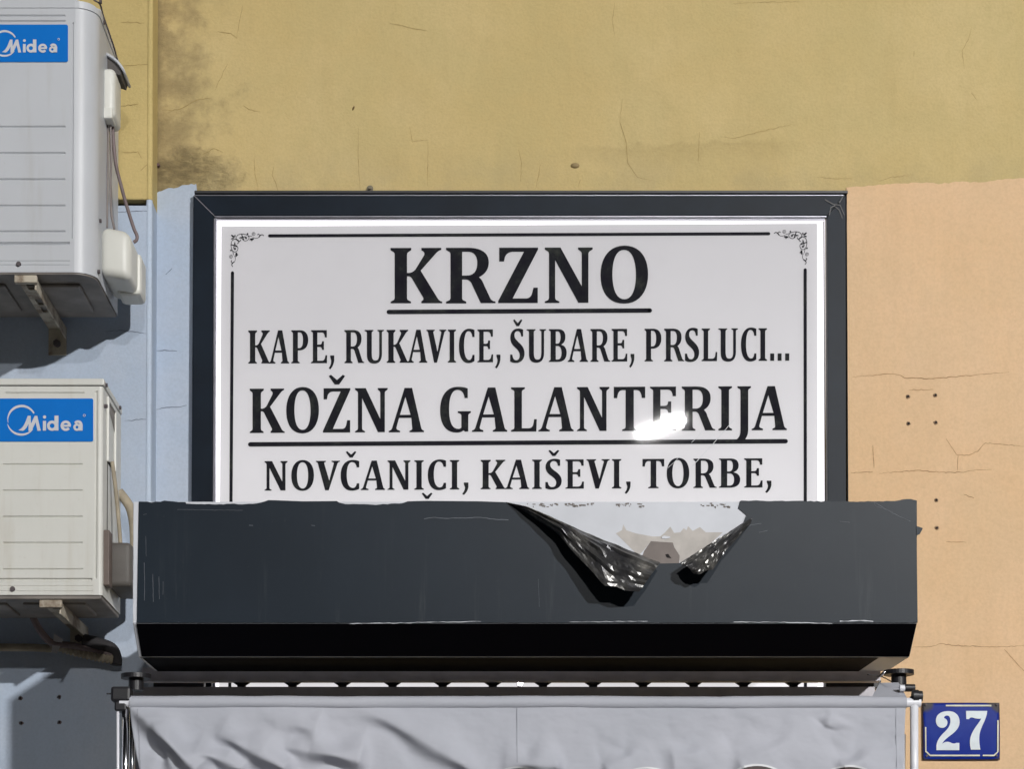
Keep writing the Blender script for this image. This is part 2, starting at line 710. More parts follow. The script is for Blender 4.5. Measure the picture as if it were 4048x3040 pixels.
def mk_ground(name, c0, c1, scale):
    m = NT(name)
    f = m.noise(scale, 6, 0.65)
    m.color(m.mix(m.rng(f, 0.3, 0.7), c0, c1))
    m.rough(0.85)
    m.bump(m.noise(scale * 20, 4), 0.4, 0.004)
    return m.m


M['road'] = mk_ground('asphalt', (0.045, 0.045, 0.048, 1), (0.06, 0.06, 0.062, 1), 3)
M['pave'] = mk_ground('pavement_concrete', (0.16, 0.155, 0.15, 1), (0.22, 0.215, 0.205, 1), 2)


def mk_plate():
    m = NT('enamel_plate')
    x, y, z = m.xyz()
    a = P(3648, 2779, -0.015)
    b = P(3954, 3005, -0.015)
    cx, cz = (a.x + b.x) / 2, (a.z + b.z) / 2
    hx, hz = (b.x - a.x) / 2, (a.z - b.z) / 2
    u = m.math('ABSOLUTE', m.math('DIVIDE', m.math('SUBTRACT', x, cx), hx))
    v = m.math('ABSOLUTE', m.math('DIVIDE', m.math('SUBTRACT', z, cz), hz))
    n = m.noise(38, 6, 0.65)
    top = m.rng(z, cz, cz + hz, 0.0, 0.5)
    d = m.math('ADD', m.math('ADD', m.math('MULTIPLY', m.math('MULTIPLY', u, u), m.math('MULTIPLY', v, v)), top), m.math('MULTIPLY', m.math('SUBTRACT', n, 0.5), 0.55))
    d = m.math('MULTIPLY', d, m.rng(u, 0.35, 0.85))
    rust = m.rng(d, 0.62, 0.98)
    edge = m.rng(m.math('ADD', m.math('MAXIMUM', u, v), m.math('MULTIPLY', m.math('SUBTRACT', n, 0.5), 0.10)), 0.95, 1.0)
    fade = m.mix(m.rng(m.noise(16, 5), 0.35, 0.7), srgb(16, 40, 132), srgb(28, 52, 140))
    c = m.mix(rust, fade, srgb(84, 82, 84))
    c = m.mix(m.math('MULTIPLY', edge, 0.85), c, srgb(70, 60, 64))
    m.color(c)
    m.rough(m.rng(rust, 0, 1, 0.4, 0.7))
    m.b.inputs['Specular IOR Level'].default_value = 0.08
    m.bump(m.math('MULTIPLY', rust, n), 0.4, 0.003)
    return m.m


M['plate'] = mk_plate()
M['plate_white'] = simple('enamel_white', srgb(196, 206, 212), 0.3, var=0.08, scale=40)
M['plate_cream'] = simple('enamel_cream', srgb(190, 188, 166), 0.35, var=0.15, scale=40)

# ------------------------------------------------------------------ ground
pv = box('pavement', -12, 12, -3.0, 0.3, -0.12, 0.0, M['pave'])
tag(pv, 'grey concrete pavement along the foot of the shop wall', None, kind='structure')
rd = mesh_obj('road', [(-60, -80, -0.13), (60, -80, -0.13), (60, 40, -0.13), (-60, 40, -0.13)], [(0, 1, 2, 3)], M['road'])
tag(rd, 'dark asphalt road in front of the shop', None, kind='structure')

# ------------------------------------------------------------------ the shop wall
wall = thing('shop_wall', (0, 0, 0), 'cracked yellow plaster wall with orange and pale blue painted lower parts', 'wall')
ZT = py2z(-500, 0)
X_PIL = px2x(606, 1000, -0.04)
PIL_Y = -0.10
box('yellow_plaster', X_PIL - 0.02, px2x(5200, 0, 0), 0.0, 0.25, 0.0, ZT, M['yellow'], wall)


def ragged(pts, amp=3.0, step=14):
    out = []
    for a, b in zip(pts[:-1], pts[1:]):
        L = math.hypot(b[0] - a[0], b[1] - a[1])
        k = max(1, int(L / step))
        for i in range(k):
            t = i / k
            j = 0 if i == 0 else random.uniform(-amp, amp)
            out.append((a[0] + (b[0] - a[0]) * t + j * 0.4, a[1] + (b[1] - a[1]) * t + j))
    out.append(pts[-1])
    return out


f = Flat(0.0)
f.poly([(3345, 5900)] + [(3345, 742)] + ragged([(3352, 742), (3420, 738), (3560, 727), (3660, 722), (3720, 728), (3790, 720), (3880, 722), (3960, 712), (4060, 704), (4300, 700), (5000, 690)], 3) + [(5000, 5900)])
f.build('orange_plaster', M['orange'], wall, thick=0.004)
f = Flat(0.0)
f.poly([(600, 5900), (600, 775)] + ragged([(612, 770), (640, 756), (668, 744), (705, 742), (720, 733), (776, 728), (778, 745), (778, 775)], 3, 9) + [(800, 775), (800, 5900)])
f.build('blue_plaster', M['blue'], wall, thick=0.003)


def cracks(lines, Y, mat, parent, w=3.0, jitter=2.0):
    for ln in lines:
        fl = Flat(Y)
        pts = ragged(ln, jitter, 9)
        n = len(pts)
        ws = [w * (0.35 + 0.65 * math.sin(math.pi * (i + 0.6) / (n + 0.2))) * random.uniform(0.6, 1.25) for i in range(n)]
        fl.ribbon(pts, w, ws=ws)
        fl.build('crack', mat, parent)


cracks([
    [(3370, 1490), (3450, 1485), (3520, 1478), (3555, 1482), (3575, 1494), (3690, 1497), (3770, 1490), (3900, 1478), (3990, 1470)],
    [(3740, 1735), (3782, 1798), (3830, 1800), (3865, 1785), (3895, 1752), (3960, 1757), (4055, 1766)],
    [(3364, 1870), (3450, 1866)], [(3476, 1872), (3620, 1860), (3720, 1867), (3810, 1868), (3850, 1860), (3920, 1857)],
    [(3788, 1800), (3784, 1862)],
    [(3606, 2561), (3680, 2557), (3720, 2545), (3770, 2553), (3920, 2558), (3980, 2559), (4055, 2551)],
    [(3970, 2568), (4025, 2630), (4052, 2657)],
    [(3594, 1542), (3690, 1540)], [(3450, 1760), (3455, 1850)], [(3810, 1955), (3850, 1970)], [(3740, 2143), (3820, 2145)],
], -0.0047, M['crack_o'], wall, 3.0)
cracks([
    [(1005, 620), (1008, 690), (1020, 740), (1018, 757)], [(1082, 660), (1075, 690), (1090, 722), (1098, 752)],
    [(1417, 505), (1415, 600), (1420, 700), (1425, 752)], [(1692, 560), (1690, 735)], [(1620, 500), (1630, 560), (1690, 552)],
    [(2050, 590), (2062, 645), (2058, 715)], [(2137, 650), (2118, 745)], [(2295, 710), (2285, 742)],
    [(2460, 390), (2450, 480), (2475, 560), (2482, 645), (2520, 700), (2580, 712)], [(2765, 520), (2760, 640)],
    [(2850, 540), (2905, 546), (3000, 520), (3130, 490)], [(3230, 700), (3300, 705), (3370, 706)],
    [(3470, 715), (3520, 700), (3610, 690)], [(3840, 105), (3830, 150), (3803, 200), (3812, 272)], [(3840, 365), (3860, 392)],
    [(2890, 15), (2980, 8), (3160, 5)], [(1540, 90), (1620, 108), (1690, 120)], [(2430, 10), (2420, 80), (2430, 140)],
    [(860, 122), (880, 126), (912, 130), (938, 150)], [(640, 432), (680, 437), (722, 425), (760, 402), (795, 390), (832, 388)],
    [(850, 355), (880, 290), (900, 250)], [(935, 150), (945, 90), (960, 20)], [(960, 415), (985, 432), (1030, 440)],
    [(800, 610), (845, 586), (880, 600)], [(3613, 200), (3612, 222)],
], -0.0008, M['crack'], wall, 2.1)
cracks([[(608, 1623), (650, 1612), (700, 1610), (738, 1602)], [(612, 1386), (650, 1384), (700, 1388)], [(655, 1085), (680, 1060)]], -0.0038, M['crack_blue'], wall, 3.2)

# ------------------------------------------------------------------ pilaster left of the sign
pil = thing('pilaster', (X_PIL - 0.6, 0, 0), 'projecting wall strip behind the two outdoor units, yellow above pale blue', 'pilaster')
XR = px2x(586, 1200, PIL_Y)
zy = P(500, 788, PIL_Y).z
zb = P(500, 810, PIL_Y).z
box('yellow_plaster', -4.0, XR, PIL_Y, 0.24, zy, ZT, M['yellow_plain'], pil, 0.004, 2)
box('groove', -4.0, XR - 0.012, PIL_Y + 0.03, 0.23, zb - 0.02, zy + 0.02, M['black_hole'], pil)
box('blue_plaster', -4.0, XR, PIL_Y, 0.24, 0.0, zb, M['blue'], pil, 0.004, 2)
for z0, z1, mt in ((zy, ZT, plaster('yellow_bead_lit', srgb(192, 170, 112), srgb(200, 180, 124))), (0.0, zy - 0.001, plaster('blue_bead_lit', srgb(182, 194, 211), srgb(190, 201, 214), bumpy=0.4))):  # corner strip coloured lighter than the walls, as if light caught the edge
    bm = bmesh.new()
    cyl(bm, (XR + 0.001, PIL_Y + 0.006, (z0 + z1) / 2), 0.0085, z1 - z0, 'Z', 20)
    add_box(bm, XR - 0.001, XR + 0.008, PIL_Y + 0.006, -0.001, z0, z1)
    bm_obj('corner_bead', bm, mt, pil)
cracks([[(492, 1663), (530, 1661), (588, 1655)], [(455, 838), (520, 835), (586, 834)], [(415, 1310), (480, 1305), (580, 1318)]], PIL_Y - 0.0008, M['crack_blue'], pil, 2.8)
cracks([[(478, 85), (570, 89)], [(480, 258), (585, 252)], [(478, 418), (545, 410)], [(480, 603), (545, 598), (560, 625)], [(555, 675), (590, 640)]], PIL_Y - 0.0008, M['crack'], pil, 3.0)

# ------------------------------------------------------------------ lightbox sign
YF = -0.030       # frame face
YL = -0.008       # lit acrylic
YP = -0.0105       # print film
YI = -0.0120      # ink
YG = -0.0165       # glass
sign = thing('shop_sign', P(2050, 2760, 0), 'backlit white shop sign lettered KRZNO and KOŽNA GALANTERIJA in a charcoal frame', 'sign')
FO = (764, 768, 3343, 2775)
FI = (846, 852, 3270, 2775)


def rail(name, quad, parent):
    """A mitred frame board from four face corners given in pixels."""
    fr = [P(x, y, YF) for x, y in quad]
    bk = [Vector((v.x, 0.0, v.z)) for v in fr]
    V = fr + bk
    n = len(fr)
    Fc = [tuple(range(n))[::-1], tuple(range(n, 2 * n))]
    for i in range(n):
        j = (i + 1) % n
        Fc.append((i, j, n + j, n + i))
    bm = bmesh.new()
    vs = [bm.verts.new(v) for v in V]
    for q in Fc:
        bm.faces.new([vs[i] for i in q])
    bmesh.ops.recalc_face_normals(bm, faces=list(bm.faces))
    bmesh.ops.bevel(bm, geom=list(bm.edges), offset=0.002, segments=2, affect='EDGES')
    return bm_obj(name, bm, M['frame'], parent)


g = 1.2
rail('frame_board', [(764, 768 + g), (764 - 12, 2775), (836, 2775), (846, 852 + g)], sign)
rail('frame_board', [(764 + g, 768), (846 + g, 852), (3270 - g, 852), (3343 - g, 768)], sign)
rail('frame_board', [(3343, 768 + g), (3270, 852 + g), (3272, 2775), (3346, 2775)], sign)
# outer dark trim, inner aluminium trims
pbox('outer_trim', 768, 752, 3352, 763, -0.034, 0.0, M['dark'], sign, 0.001)
pbox('outer_trim', 3345, 764, 3358, 2775, -0.026, 0.0, M['dark'], sign, 0.001)
pbox('edge_strip', 770, 769, 3338, 773, -0.0325, -0.029, M['frame_edge'], sign, 0.0006)
pbox('inner_trim', 848, 852, 3268, 858, -0.0315, -0.025, M['frame_edge'], sign, 0.001)
pbox('inner_trim', 848, 862, 3262, 867, -0.025, -0.0172, M['frame_edge'], sign, 0.001)
pbox('inner_trim', 845, 862, 850, 2775, -0.0315, -0.0172, M['frame_edge'], sign, 0.001)
pbox('inner_trim', 3256, 872, 3268, 2775, -0.024, -0.0172, M['dark'], sign, 0.001)
fl = Flat(YF - 0.0025)
fl.ribbon([(768, 773), (848, 853)], 3.2)
fl.build('mitre_joint', M['frame_edge'], sign)
fl = Flat(YF - 0.0025)
for ln in ([(3262, 788), (3290, 805), (3322, 812), (3338, 850)], [(3278, 850), (3284, 820), (3300, 812)], [(3300, 815), (3318, 830), (3330, 862)], [(3318, 800), (3336, 772)]):
    fl.ribbon(ragged(ln, 1.5, 9), 4)
_o = fl.build('loose_tape', M['dark'], sign)
_o['kind'] = 'stuff'
# lit panel and print
f = Flat(YL)
f.poly([(838, 868), (3262, 866), (3264, 2775), (826, 2775)])
f.build('light_panel', M['lit_white'], sign)
f = Flat(YP)
f.poly([(875, 894), (2000, 889), (3231, 883), (3233, 2775), (865, 2775)])
f.build('print_panel', M['lit_print'], sign)

GLYPH = {
    'K': "0 0 151 0 151 16 127 32 Q 120 38 120 54 120 181 138 181 Q 165 176 182 155 L 243 55 Q 255 30 224 18 L 224 0 369 0 369 14 Q 345 22 330 40 L 219 165 345 370 Q 358 388 376 390 L 376 401 224 401 224 388 236 378 Q 242 370 236 358 L 165 238 Q 150 206 132 206 L 120 206 120 360 Q 120 372 127 378 L 149 390 149 401 0 401 0 390 22 378 Q 30 372 30 360 L 30 50 Q 30 35 22 30 L 0 16",
    'R': "0 0 160 0 C 255 0 312 35 312 105 C 312 160 285 190 240 214 C 262 230 270 250 280 275 L 325 370 Q 335 388 361 390 L 361 401 253 401 185 256 Q 170 230 143 230 L 118 230 118 362 Q 118 376 126 380 L 148 391 148 403 0 403 0 391 24 380 Q 33 374 33 362 L 33 48 Q 33 34 24 29 L 0 15|118 29 118 201 150 201 C 205 201 228 165 228 110 C 228 60 205 29 160 29",
    'Z': "7 0 290 0 290 14 105 368 205 368 Q 240 365 248 325 L 256 290 288 290 288 401 0 401 0 385 187 30 105 30 Q 65 32 50 65 L 42 100 7 100",
    'N': "0 0 115 0 270 280 270 48 Q 270 34 262 28 L 243 14 243 0 350 0 350 14 328 28 Q 319 34 319 48 L 319 400 245 400 76 92 76 360 Q 76 374 84 380 L 107 391 107 401 0 401 0 391 22 380 Q 31 374 31 360 L 31 50 Q 31 36 24 29 L 0 14",
    'O': "174 -13 C 290 -13 347 75 347 196 C 347 318 285 407 172 407 C 55 407 0 320 0 200 C 0 75 62 -13 174 -13|172 18 C 110 18 87 100 87 194 C 87 290 110 375 174 375 C 235 375 258 292 258 198 C 258 100 232 18 172 18",
    'A': "142 0 210 0 293 365 Q 298 382 317 389 L 317 402 187 402 187 389 205 380 Q 214 374 211 360 L 203 272 93 272 70 358 Q 67 374 80 380 L 102 389 102 402 0 402 0 389 Q 22 384 30 365|150 83 101 244 196 244",
    'P': "0 0 105 0 C 165 0 205 40 205 120 C 205 205 160 245 95 245 L 80 245 80 362 Q 80 376 87 381 L 102 390 102 401 0 401 0 390 14 381 Q 20 376 20 362 L 20 40 Q 20 30 14 25 L 0 13|80 26 80 217 95 217 C 128 217 142 180 142 122 C 142 65 130 26 100 26",
    'E': "0 0 236 0 236 88 206 88 Q 203 28 160 28 L 95 28 95 175 135 175 Q 160 172 162 150 L 165 135 193 135 193 240 165 240 Q 162 206 135 204 L 95 204 95 372 165 372 Q 200 370 210 330 L 216 305 240 305 238 401 0 401 0 390 20 381 Q 28 376 28 362 L 28 40 Q 28 30 20 25 L 0 13",
    'U': "0 0 107 0 107 12 94 20 Q 87 26 87 38 L 87 280 C 87 350 100 372 130 372 C 165 372 177 345 177 280 L 177 38 Q 177 26 170 20 L 155 12 155 0 234 0 234 12 217 20 Q 210 26 210 38 L 210 285 C 210 370 180 410 118 410 C 50 410 28 370 28 295 L 28 38 Q 28 26 20 20 L 0 12",
    'V': "0 0 100 0 100 12 88 20 Q 82 26 84 38 L 133 270 178 38 Q 180 26 170 20 L 155 12 155 0 240 0 240 12 Q 222 18 216 36 L 128 402 92 402 20 36 Q 16 18 0 12",
    'I': "0 0 123 0 123 14 103 26 Q 96 31 96 44 L 96 358 Q 96 372 103 378 L 123 389 123 402 0 402 0 389 20 378 Q 27 372 27 358 L 27 44 Q 27 31 20 26 L 0 14",
    'C': "188 8 188 92 162 92 Q 155 20 115 20 C 80 20 62 90 62 195 C 62 310 85 372 125 372 Q 155 372 163 310 L 188 310 188 385 C 165 402 140 410 112 410 C 40 410 0 330 0 200 C 0 70 45 -10 122 -10 Q 160 -10 188 8",
    'S': "158 5 158 88 134 88 Q 128 22 92 22 C 66 22 52 42 52 72 C 52 110 75 130 105 160 C 150 200 175 240 175 295 C 175 370 130 412 68 412 C 40 412 20 406 0 393 L 0 308 26 308 Q 34 378 72 378 C 100 378 116 355 116 318 C 116 275 90 250 58 220 C 20 185 2 150 2 100 C 2 35 40 -10 98 -10 C 122 -10 140 -5 158 5",
    'B': "0 0 120 0 C 175 0 205 35 205 95 C 205 145 185 175 150 190 C 195 200 221 235 221 290 C 221 365 180 401 110 401 L 0 401 0 389 16 380 Q 22 375 22 362 L 22 40 Q 22 28 16 22 L 0 12|86 28 86 178 105 178 C 130 178 145 150 145 100 C 145 60 135 28 110 28|86 206 86 372 108 372 C 140 372 157 345 157 290 C 157 240 140 206 108 206",
    'L': "0 0 125 0 125 14 105 26 Q 98 31 98 44 L 98 372 160 372 Q 195 370 202 330 L 208 290 232 290 228 402 0 402 0 389 22 380 Q 30 374 30 360 L 30 44 Q 30 31 22 26 L 0 14",
    'G': "250 8 250 95 222 95 Q 212 20 158 20 C 105 20 82 90 82 195 C 82 315 110 374 165 374 Q 182 374 192 362 L 192 255 Q 192 243 182 237 L 160 228 160 214 278 214 278 228 262 238 Q 255 244 255 256 L 255 398 225 400 212 388 Q 190 408 150 408 C 50 408 0 330 0 205 C 0 70 60 -8 160 -8 Q 215 -8 250 8",
    'T': "0 0 283 0 283 103 252 103 Q 247 30 205 30 L 180 30 180 360 Q 180 374 188 380 L 210 389 210 402 75 402 75 389 98 380 Q 106 374 106 360 L 106 30 78 30 Q 36 30 31 103 L 0 103",
    'J': "0 0 122 0 122 14 104 26 Q 97 31 97 44 L 97 390 C 97 440 85 460 70 484 L -8 484 Q 27 460 27 400 L 27 44 Q 27 31 20 26 L 0 14",
    ',': "18 308 67 308 67 370 C 60 420 40 455 18 478 L 0 462 C 25 425 30 400 30 370 L 18 330",
    '.': "0 312 50 312 50 402 0 402",
}
GW = {'K': 376, 'R': 361, 'Z': 290, 'N': 350, 'O': 347, 'A': 317, 'P': 205, 'E': 240, 'U': 234, 'V': 240, 'I': 123, 'C': 188, 'S': 175,
      'B': 221, 'L': 232, 'G': 278, 'T': 283, 'J': 122, ',': 67, '.': 50}
CARON = path("0 8 14 0 50 32 86 0 100 8 64 60 36 60")


def lettering(name, items, tops, bases, carons=()):
    """items: (char, x0, x1) in pixels; cap top and baseline as (x, y) pairs the line runs through."""
    def lin(pr, x):
        (xa, ya), (xb, yb) = pr
        return ya + (yb - ya) * (x - xa) / (xb - xa)
    fl = Flat(YI)
    for ch, x0, x1 in items:
        t, b = lin(tops, (x0 + x1) / 2), lin(bases, (x0 + x1) / 2)
        sl = (bases[1][1] - bases[0][1]) / (bases[1][0] - bases[0][0])
        fl.contours(path(GLYPH[ch]), lambda x, y, x0=x0, x1=x1, t=t, b=b, ch=ch: (x0 + x / GW[ch] * (x1 - x0), t + y / 401.0 * (b - t) + sl * (x / GW[ch] - 0.5) * (x1 - x0)))
    for x0, y0, x1, y1 in carons:
        fl.contours(CARON, lambda x, y: (x0 + x / 100 * (x1 - x0), y0 + y / 60 * (y1 - y0)))
    return fl.build(name, M['ink'], sign)


def z_(items, s, off):
    return [(c, off + a / s, off + b / s) for c, a, b in items]


lettering('lettering', z_([('K', 173, 550), ('R', 577, 938), ('Z', 958, 1248), ('N', 1297, 1646), ('O', 1703, 2050)], 1.8433, 1450),
          ((1544, 979.5), (2562, 977)), ((1544, 1198.5), (2562, 1196.5)))
lettering('lettering', z_([('K', 63, 238), ('A', 228, 388), ('P', 405, 540), ('E', 562, 690), (',', 703, 747), ('R', 828, 985), ('U', 988, 1142), ('K', 1163, 1338),
                           ('A', 1328, 1487), ('V', 1480, 1638), ('I', 1650, 1715), ('C', 1738, 1862), ('E', 1885, 2010), (',', 2025, 2068)], 2.011, 950)
          + z_([('S', 123, 228), ('U', 243, 385), ('B', 405, 535), ('A', 543, 690), ('R', 708, 852), ('E', 862, 977), (',', 990, 1028), ('P', 1102, 1225), ('R', 1245, 1392),
                ('S', 1397, 1500), ('L', 1518, 1632), ('U', 1640, 1783), ('C', 1805, 1917), ('I', 1933, 1995), ('.', 2018, 2047), ('.', 2072, 2101), ('.', 2127, 2157)], 1.8433, 1950),
          ((990, 1306), (3100, 1297)), ((990, 1437), (3100, 1425.5)), [(2028.5, 1262, 2065, 1289)])
lettering('lettering', z_([('K', 75, 353), ('O', 365, 625), ('Z', 657, 875), ('N', 912, 1172), ('A', 1180, 1460), ('G', 1588, 1833), ('A', 1842, 2122), ('L', 2152, 2357)], 2.011, 950)
          + z_([('A', 158, 438), ('N', 465, 722), ('T', 757, 1007), ('E', 1045, 1255), ('R', 1297, 1563), ('I', 1588, 1697), ('J', 1740, 1848), ('A', 1853, 2133)], 2.011, 2050),
          ((1000, 1536.5), (3100, 1526)), ((1000, 1712), (3100, 1700)), [(1299.6, 1481.5, 1364.3, 1520)])
lettering('lettering', z_([('N', 92, 275), ('O', 305, 485), ('V', 500, 692), ('C', 697, 845), ('A', 857, 1050), ('N', 1070, 1252), ('I', 1283, 1358), ('C', 1390, 1535), ('I', 1565, 1640),
                           (',', 1663, 1713), ('K', 1810, 2010), ('A', 2003, 2197)], 2.011, 1000)
          + z_([('I', 108, 185), ('S', 213, 343), ('E', 373, 520), ('V', 540, 725), ('I', 742, 817), (',', 843, 890), ('T', 985, 1158), ('O', 1178, 1357), ('R', 1390, 1575),
                ('B', 1593, 1762), ('E', 1793, 1940), (',', 1960, 2010)], 2.011, 2050),
          ((1046, 1823.5), (3014, 1812)), ((1046, 1940), (3014, 1927.5)),
          [(1367, 1784, 1409, 1809), (2168, 1779, 2211, 1803)])
fl = Flat(YI)
fl.contours(CARON, lambda x, y: (1667 + x / 100 * 43, 1948 + y / 60 * 25))
fl.build('lettering', M['ink'], sign)
for nm, a, b, w in (('underline', (1537, 1233), (2569, 1227), 17.5), ('underline', (989, 1757), (3106, 1744.5), 17.5),
                    ('border_line', (1066, 931.5), (3039, 923), 12.5), ('border_line', (919, 1078), (908, 2770), 12.5), ('border_line', (3183, 1066), (3184, 2770), 12.5)):
    fl = Flat(YI)
    fl.ribbon([(a[0] + (b[0] - a[0]) * k / 8, a[1] + (b[1] - a[1]) * k / 8) for k in range(9)], w)
    fl.build(nm, M['ink'], sign)


def ornament(mirror, dy):
    fl = Flat(YI)

    def q(x, y):
        X, Y = 880 + x / 9.23, 900 + y / 9.23
        return (2 * 2051.5 - X, Y + dy) if mirror else (X, Y)

    def st(pts, w, ws=None):
        sp = smooth_path([(x, y, 0) for x, y in pts], 6)
        pp = [q(v.x, v.y) for v in sp]
        if ws:
            n = len(pp)
            ww = [(ws[0] + (ws[1] - ws[0]) * i / (n - 1)) / 9.23 for i in range(n)]
            fl.ribbon(pp, 1, ws=ww)
        else:
            fl.ribbon(pp, w / 9.23)

    def leaf(x0, y0, x1, y1, w):
        pts = [(x0 + (x1 - x0) * t, y0 + (y1 - y0) * t) for t in (0, .2, .4, .6, .8, 1)]
        fl.ribbon([q(*p) for p in pts], 1, ws=[w * k / 9.23 for k in (0.3, .7, 1, 1, .75, .25)])

    leaf(430, 350, 310, 255, 62)
    leaf(450, 340, 452, 250, 48)
    leaf(420, 375, 305, 405, 48)
    for sw in (0, 1):
        def T(pts):
            # the second half is the first mirrored about the diagonal of the corner
            return [((y - 335 + 405) * 1.0 if False else (y + 85), (x - 85)) if sw else (x, y) for x, y in pts]
        st(T([(490, 410), (500, 340), (560, 260), (700, 222), (850, 245), (940, 300), (965, 380), (910, 450), (820, 475), (750, 440), (700, 380), (615, 365)]), 20)
        st(T([(620, 365), (700, 345), (800, 325), (870, 350), (870, 390), (835, 385), (825, 360)]), 30)
        st(T([(700, 225), (712, 290), (735, 350), (770, 430)]), 34)
        st(T([(930, 280), (1010, 305), (1080, 312)]), 16)
        st(T([(1100, 350), (1180, 378), (1260, 378), (1320, 340), (1365, 285)]), 16)
        st(T([(1330, 335), (1360, 290), (1395, 260)]), 36)
        st(T([(1275, 250), (1310, 225), (1345, 250), (1380, 270), (1440, 245), (1500, 285)]), 24)
        for a in ((1130, 220),):
            (cx, cy), = T([a])
            x, y = q(cx, cy)
            fl.ring(x, y, 58 / 9.23, 13 / 9.23, 0, 360, 18)
            fl.ring(x, y, 25 / 9.23, 11 / 9.23, 0, 300, 12)
        (cx, cy), = T([(910, 220)])
        fl.disc(*q(cx, cy), 32 / 9.23, 10)
        for a, b, w in (((1060, 385), (985, 445), 52), ((1070, 385), (1065, 485), 56), ((1080, 385), (1140, 425), 52)):
            (p0, p1) = T([a, b])
            leaf(*p0, *p1, w)
    st([(490, 410), (560, 460), (600, 500)], 44)
    st([(600, 500), (650, 470), (660, 430)], 24)
    st([(600, 500), (570, 555), (530, 580)], 24)
    fl.build('corner_ornament', M['ink'], sign)


ornament(False, 0)
ornament(True, -9)
f = Flat(YG)
f.poly([(842, 858), (3268, 858), (3270, 2775), (832, 2775)])
f.build('glass_pane', M['glass'], sign)
fl = Flat(YG - 0.0006)
for a, b, w in (((2735, 1845), (2905, 1655), 2.2), ((2733, 1750), (2775, 1708), 1.6), ((2640, 1850), (2690, 1800), 1.4), ((1866, 954), (1866, 968), 3), ((2147, 952), (2148, 962), 2.5), ((1975, 905), (1977, 920), 2)):
    fl.ribbon([a, ((a[0] + b[0]) / 2 + 3, (a[1] + b[1]) / 2), b], w, caps=False)
_o = fl.build('glass_scratch', M['badge_white'], sign)
_o['kind'] = 'stuff'

# ------------------------------------------------------------------ awning hood
HY = -1.00
hood = thing('awning_hood', P(2080, 2650, -0.8), 'charcoal vinyl covered box over the awning with its top edge torn open', 'awning hood')
xl = P(526, 2200, HY).x
xr = P(3624, 2200, HY).x
zt = P(2024, 1984, HY).z
zf = P(2024, 2464, HY).z
CY = HY + 0.08
zc = P(2024, 2599, CY).z
UY = -0.68
zu = P(2024, 2654, UY).z
prof = [(HY, zt), (HY, zf), (CY, zc), (UY, zu), (UY, zt)]
V = [(xl, y, z) for y, z in prof] + [(xr, y, z) for y, z in prof]
n = len(prof)
bm = bmesh.new()
vs = [bm.verts.new(v) for v in V]
bm.faces.new(vs[:n])
bm.faces.new(vs[n:][::-1])
for i in range(n):
    j = (i + 1) % n
    bm.faces.new((vs[i], vs[n + i], vs[n + j], vs[j]))
bmesh.ops.recalc_face_normals(bm, faces=list(bm.faces))
bmesh.ops.bevel(bm, geom=list(bm.edges), offset=0.0012, segments=2, affect='EDGES')
bm_obj('board', bm, M['white_board'], hood)


def z7(x, y):
    return (1900 + x / 1.8433, 1850 + y / 1.8433)


box('roof_panel', P(560, 2000, HY).x, P(3590, 2000, HY).x, UY + 0.002, -0.037, zt - 0.10, zt - 0.08, M['rail'], hood)
# vinyl on the front face: outline with scuffed top edge and the torn mouth
tear = [z7(*p) for p in [(185, 252), (330, 300), (480, 370), (640, 470), (900, 610), (1100, 690), (1180, 702), (1450, 696), (1600, 600), (1800, 480), (1905, 420), (1935, 345), (1875, 295), (1888, 245)]]
top_l = ragged([(549, 1984), (600, 1988), (650, 1980), (734, 1986)], 2.5) + ragged([(736, 1992), (840, 1995), (1000, 1993), (1045, 1984)], 2) + [(1062, 1978), (1200, 1983), (1332, 1982)] + ragged([(1340, 1988), (1365, 1994), (1500, 1996), (1580, 1992), (1612, 1983)], 2) + [(1680, 1981), (1900, 1983)]
top_r = ragged([(2930, 1980), (3120, 1982), (3400, 1984), (3520, 1982), (3600, 1974), (3624, 1980)], 1.5)
f = Flat(HY - 0.0006)
f.poly([(541, 2463), (545, 2200)] + top_l + tear + top_r + [(3624, 2200), (3627, 2463)])
f.build('vinyl_front', M['vinyl'], hood, thick=0.0016)


def quad_sheet(name, pts, mat, parent):
    return mesh_obj(name, pts, [(0, 1, 2, 3)], mat, parent)


def off(a, b, y0, z0, y1, z1, d):
    nrm = Vector((0, (z1 - z0), -(y1 - y0))).normalized()
    if nrm.z > 0:
        nrm = -nrm
    o = nrm * d
    return [Vector((a, y0, z0)) + o, Vector((b, y0, z0)) + o, Vector((b, y1, z1)) + o, Vector((a, y1, z1)) + o]


quad_sheet('vinyl_chamfer', off(xl + 0.008, xr - 0.001, HY - 0.0002, zf - 0.0002, CY - 0.002, zc + 0.002, 0.0015), M['vinyl_shaded'], hood)
quad_sheet('vinyl_underside', off(xl + 0.008, xr - 0.07, CY + 0.003, zc, UY - 0.004, zu, 0.0015), M['vinyl_shaded'], hood)
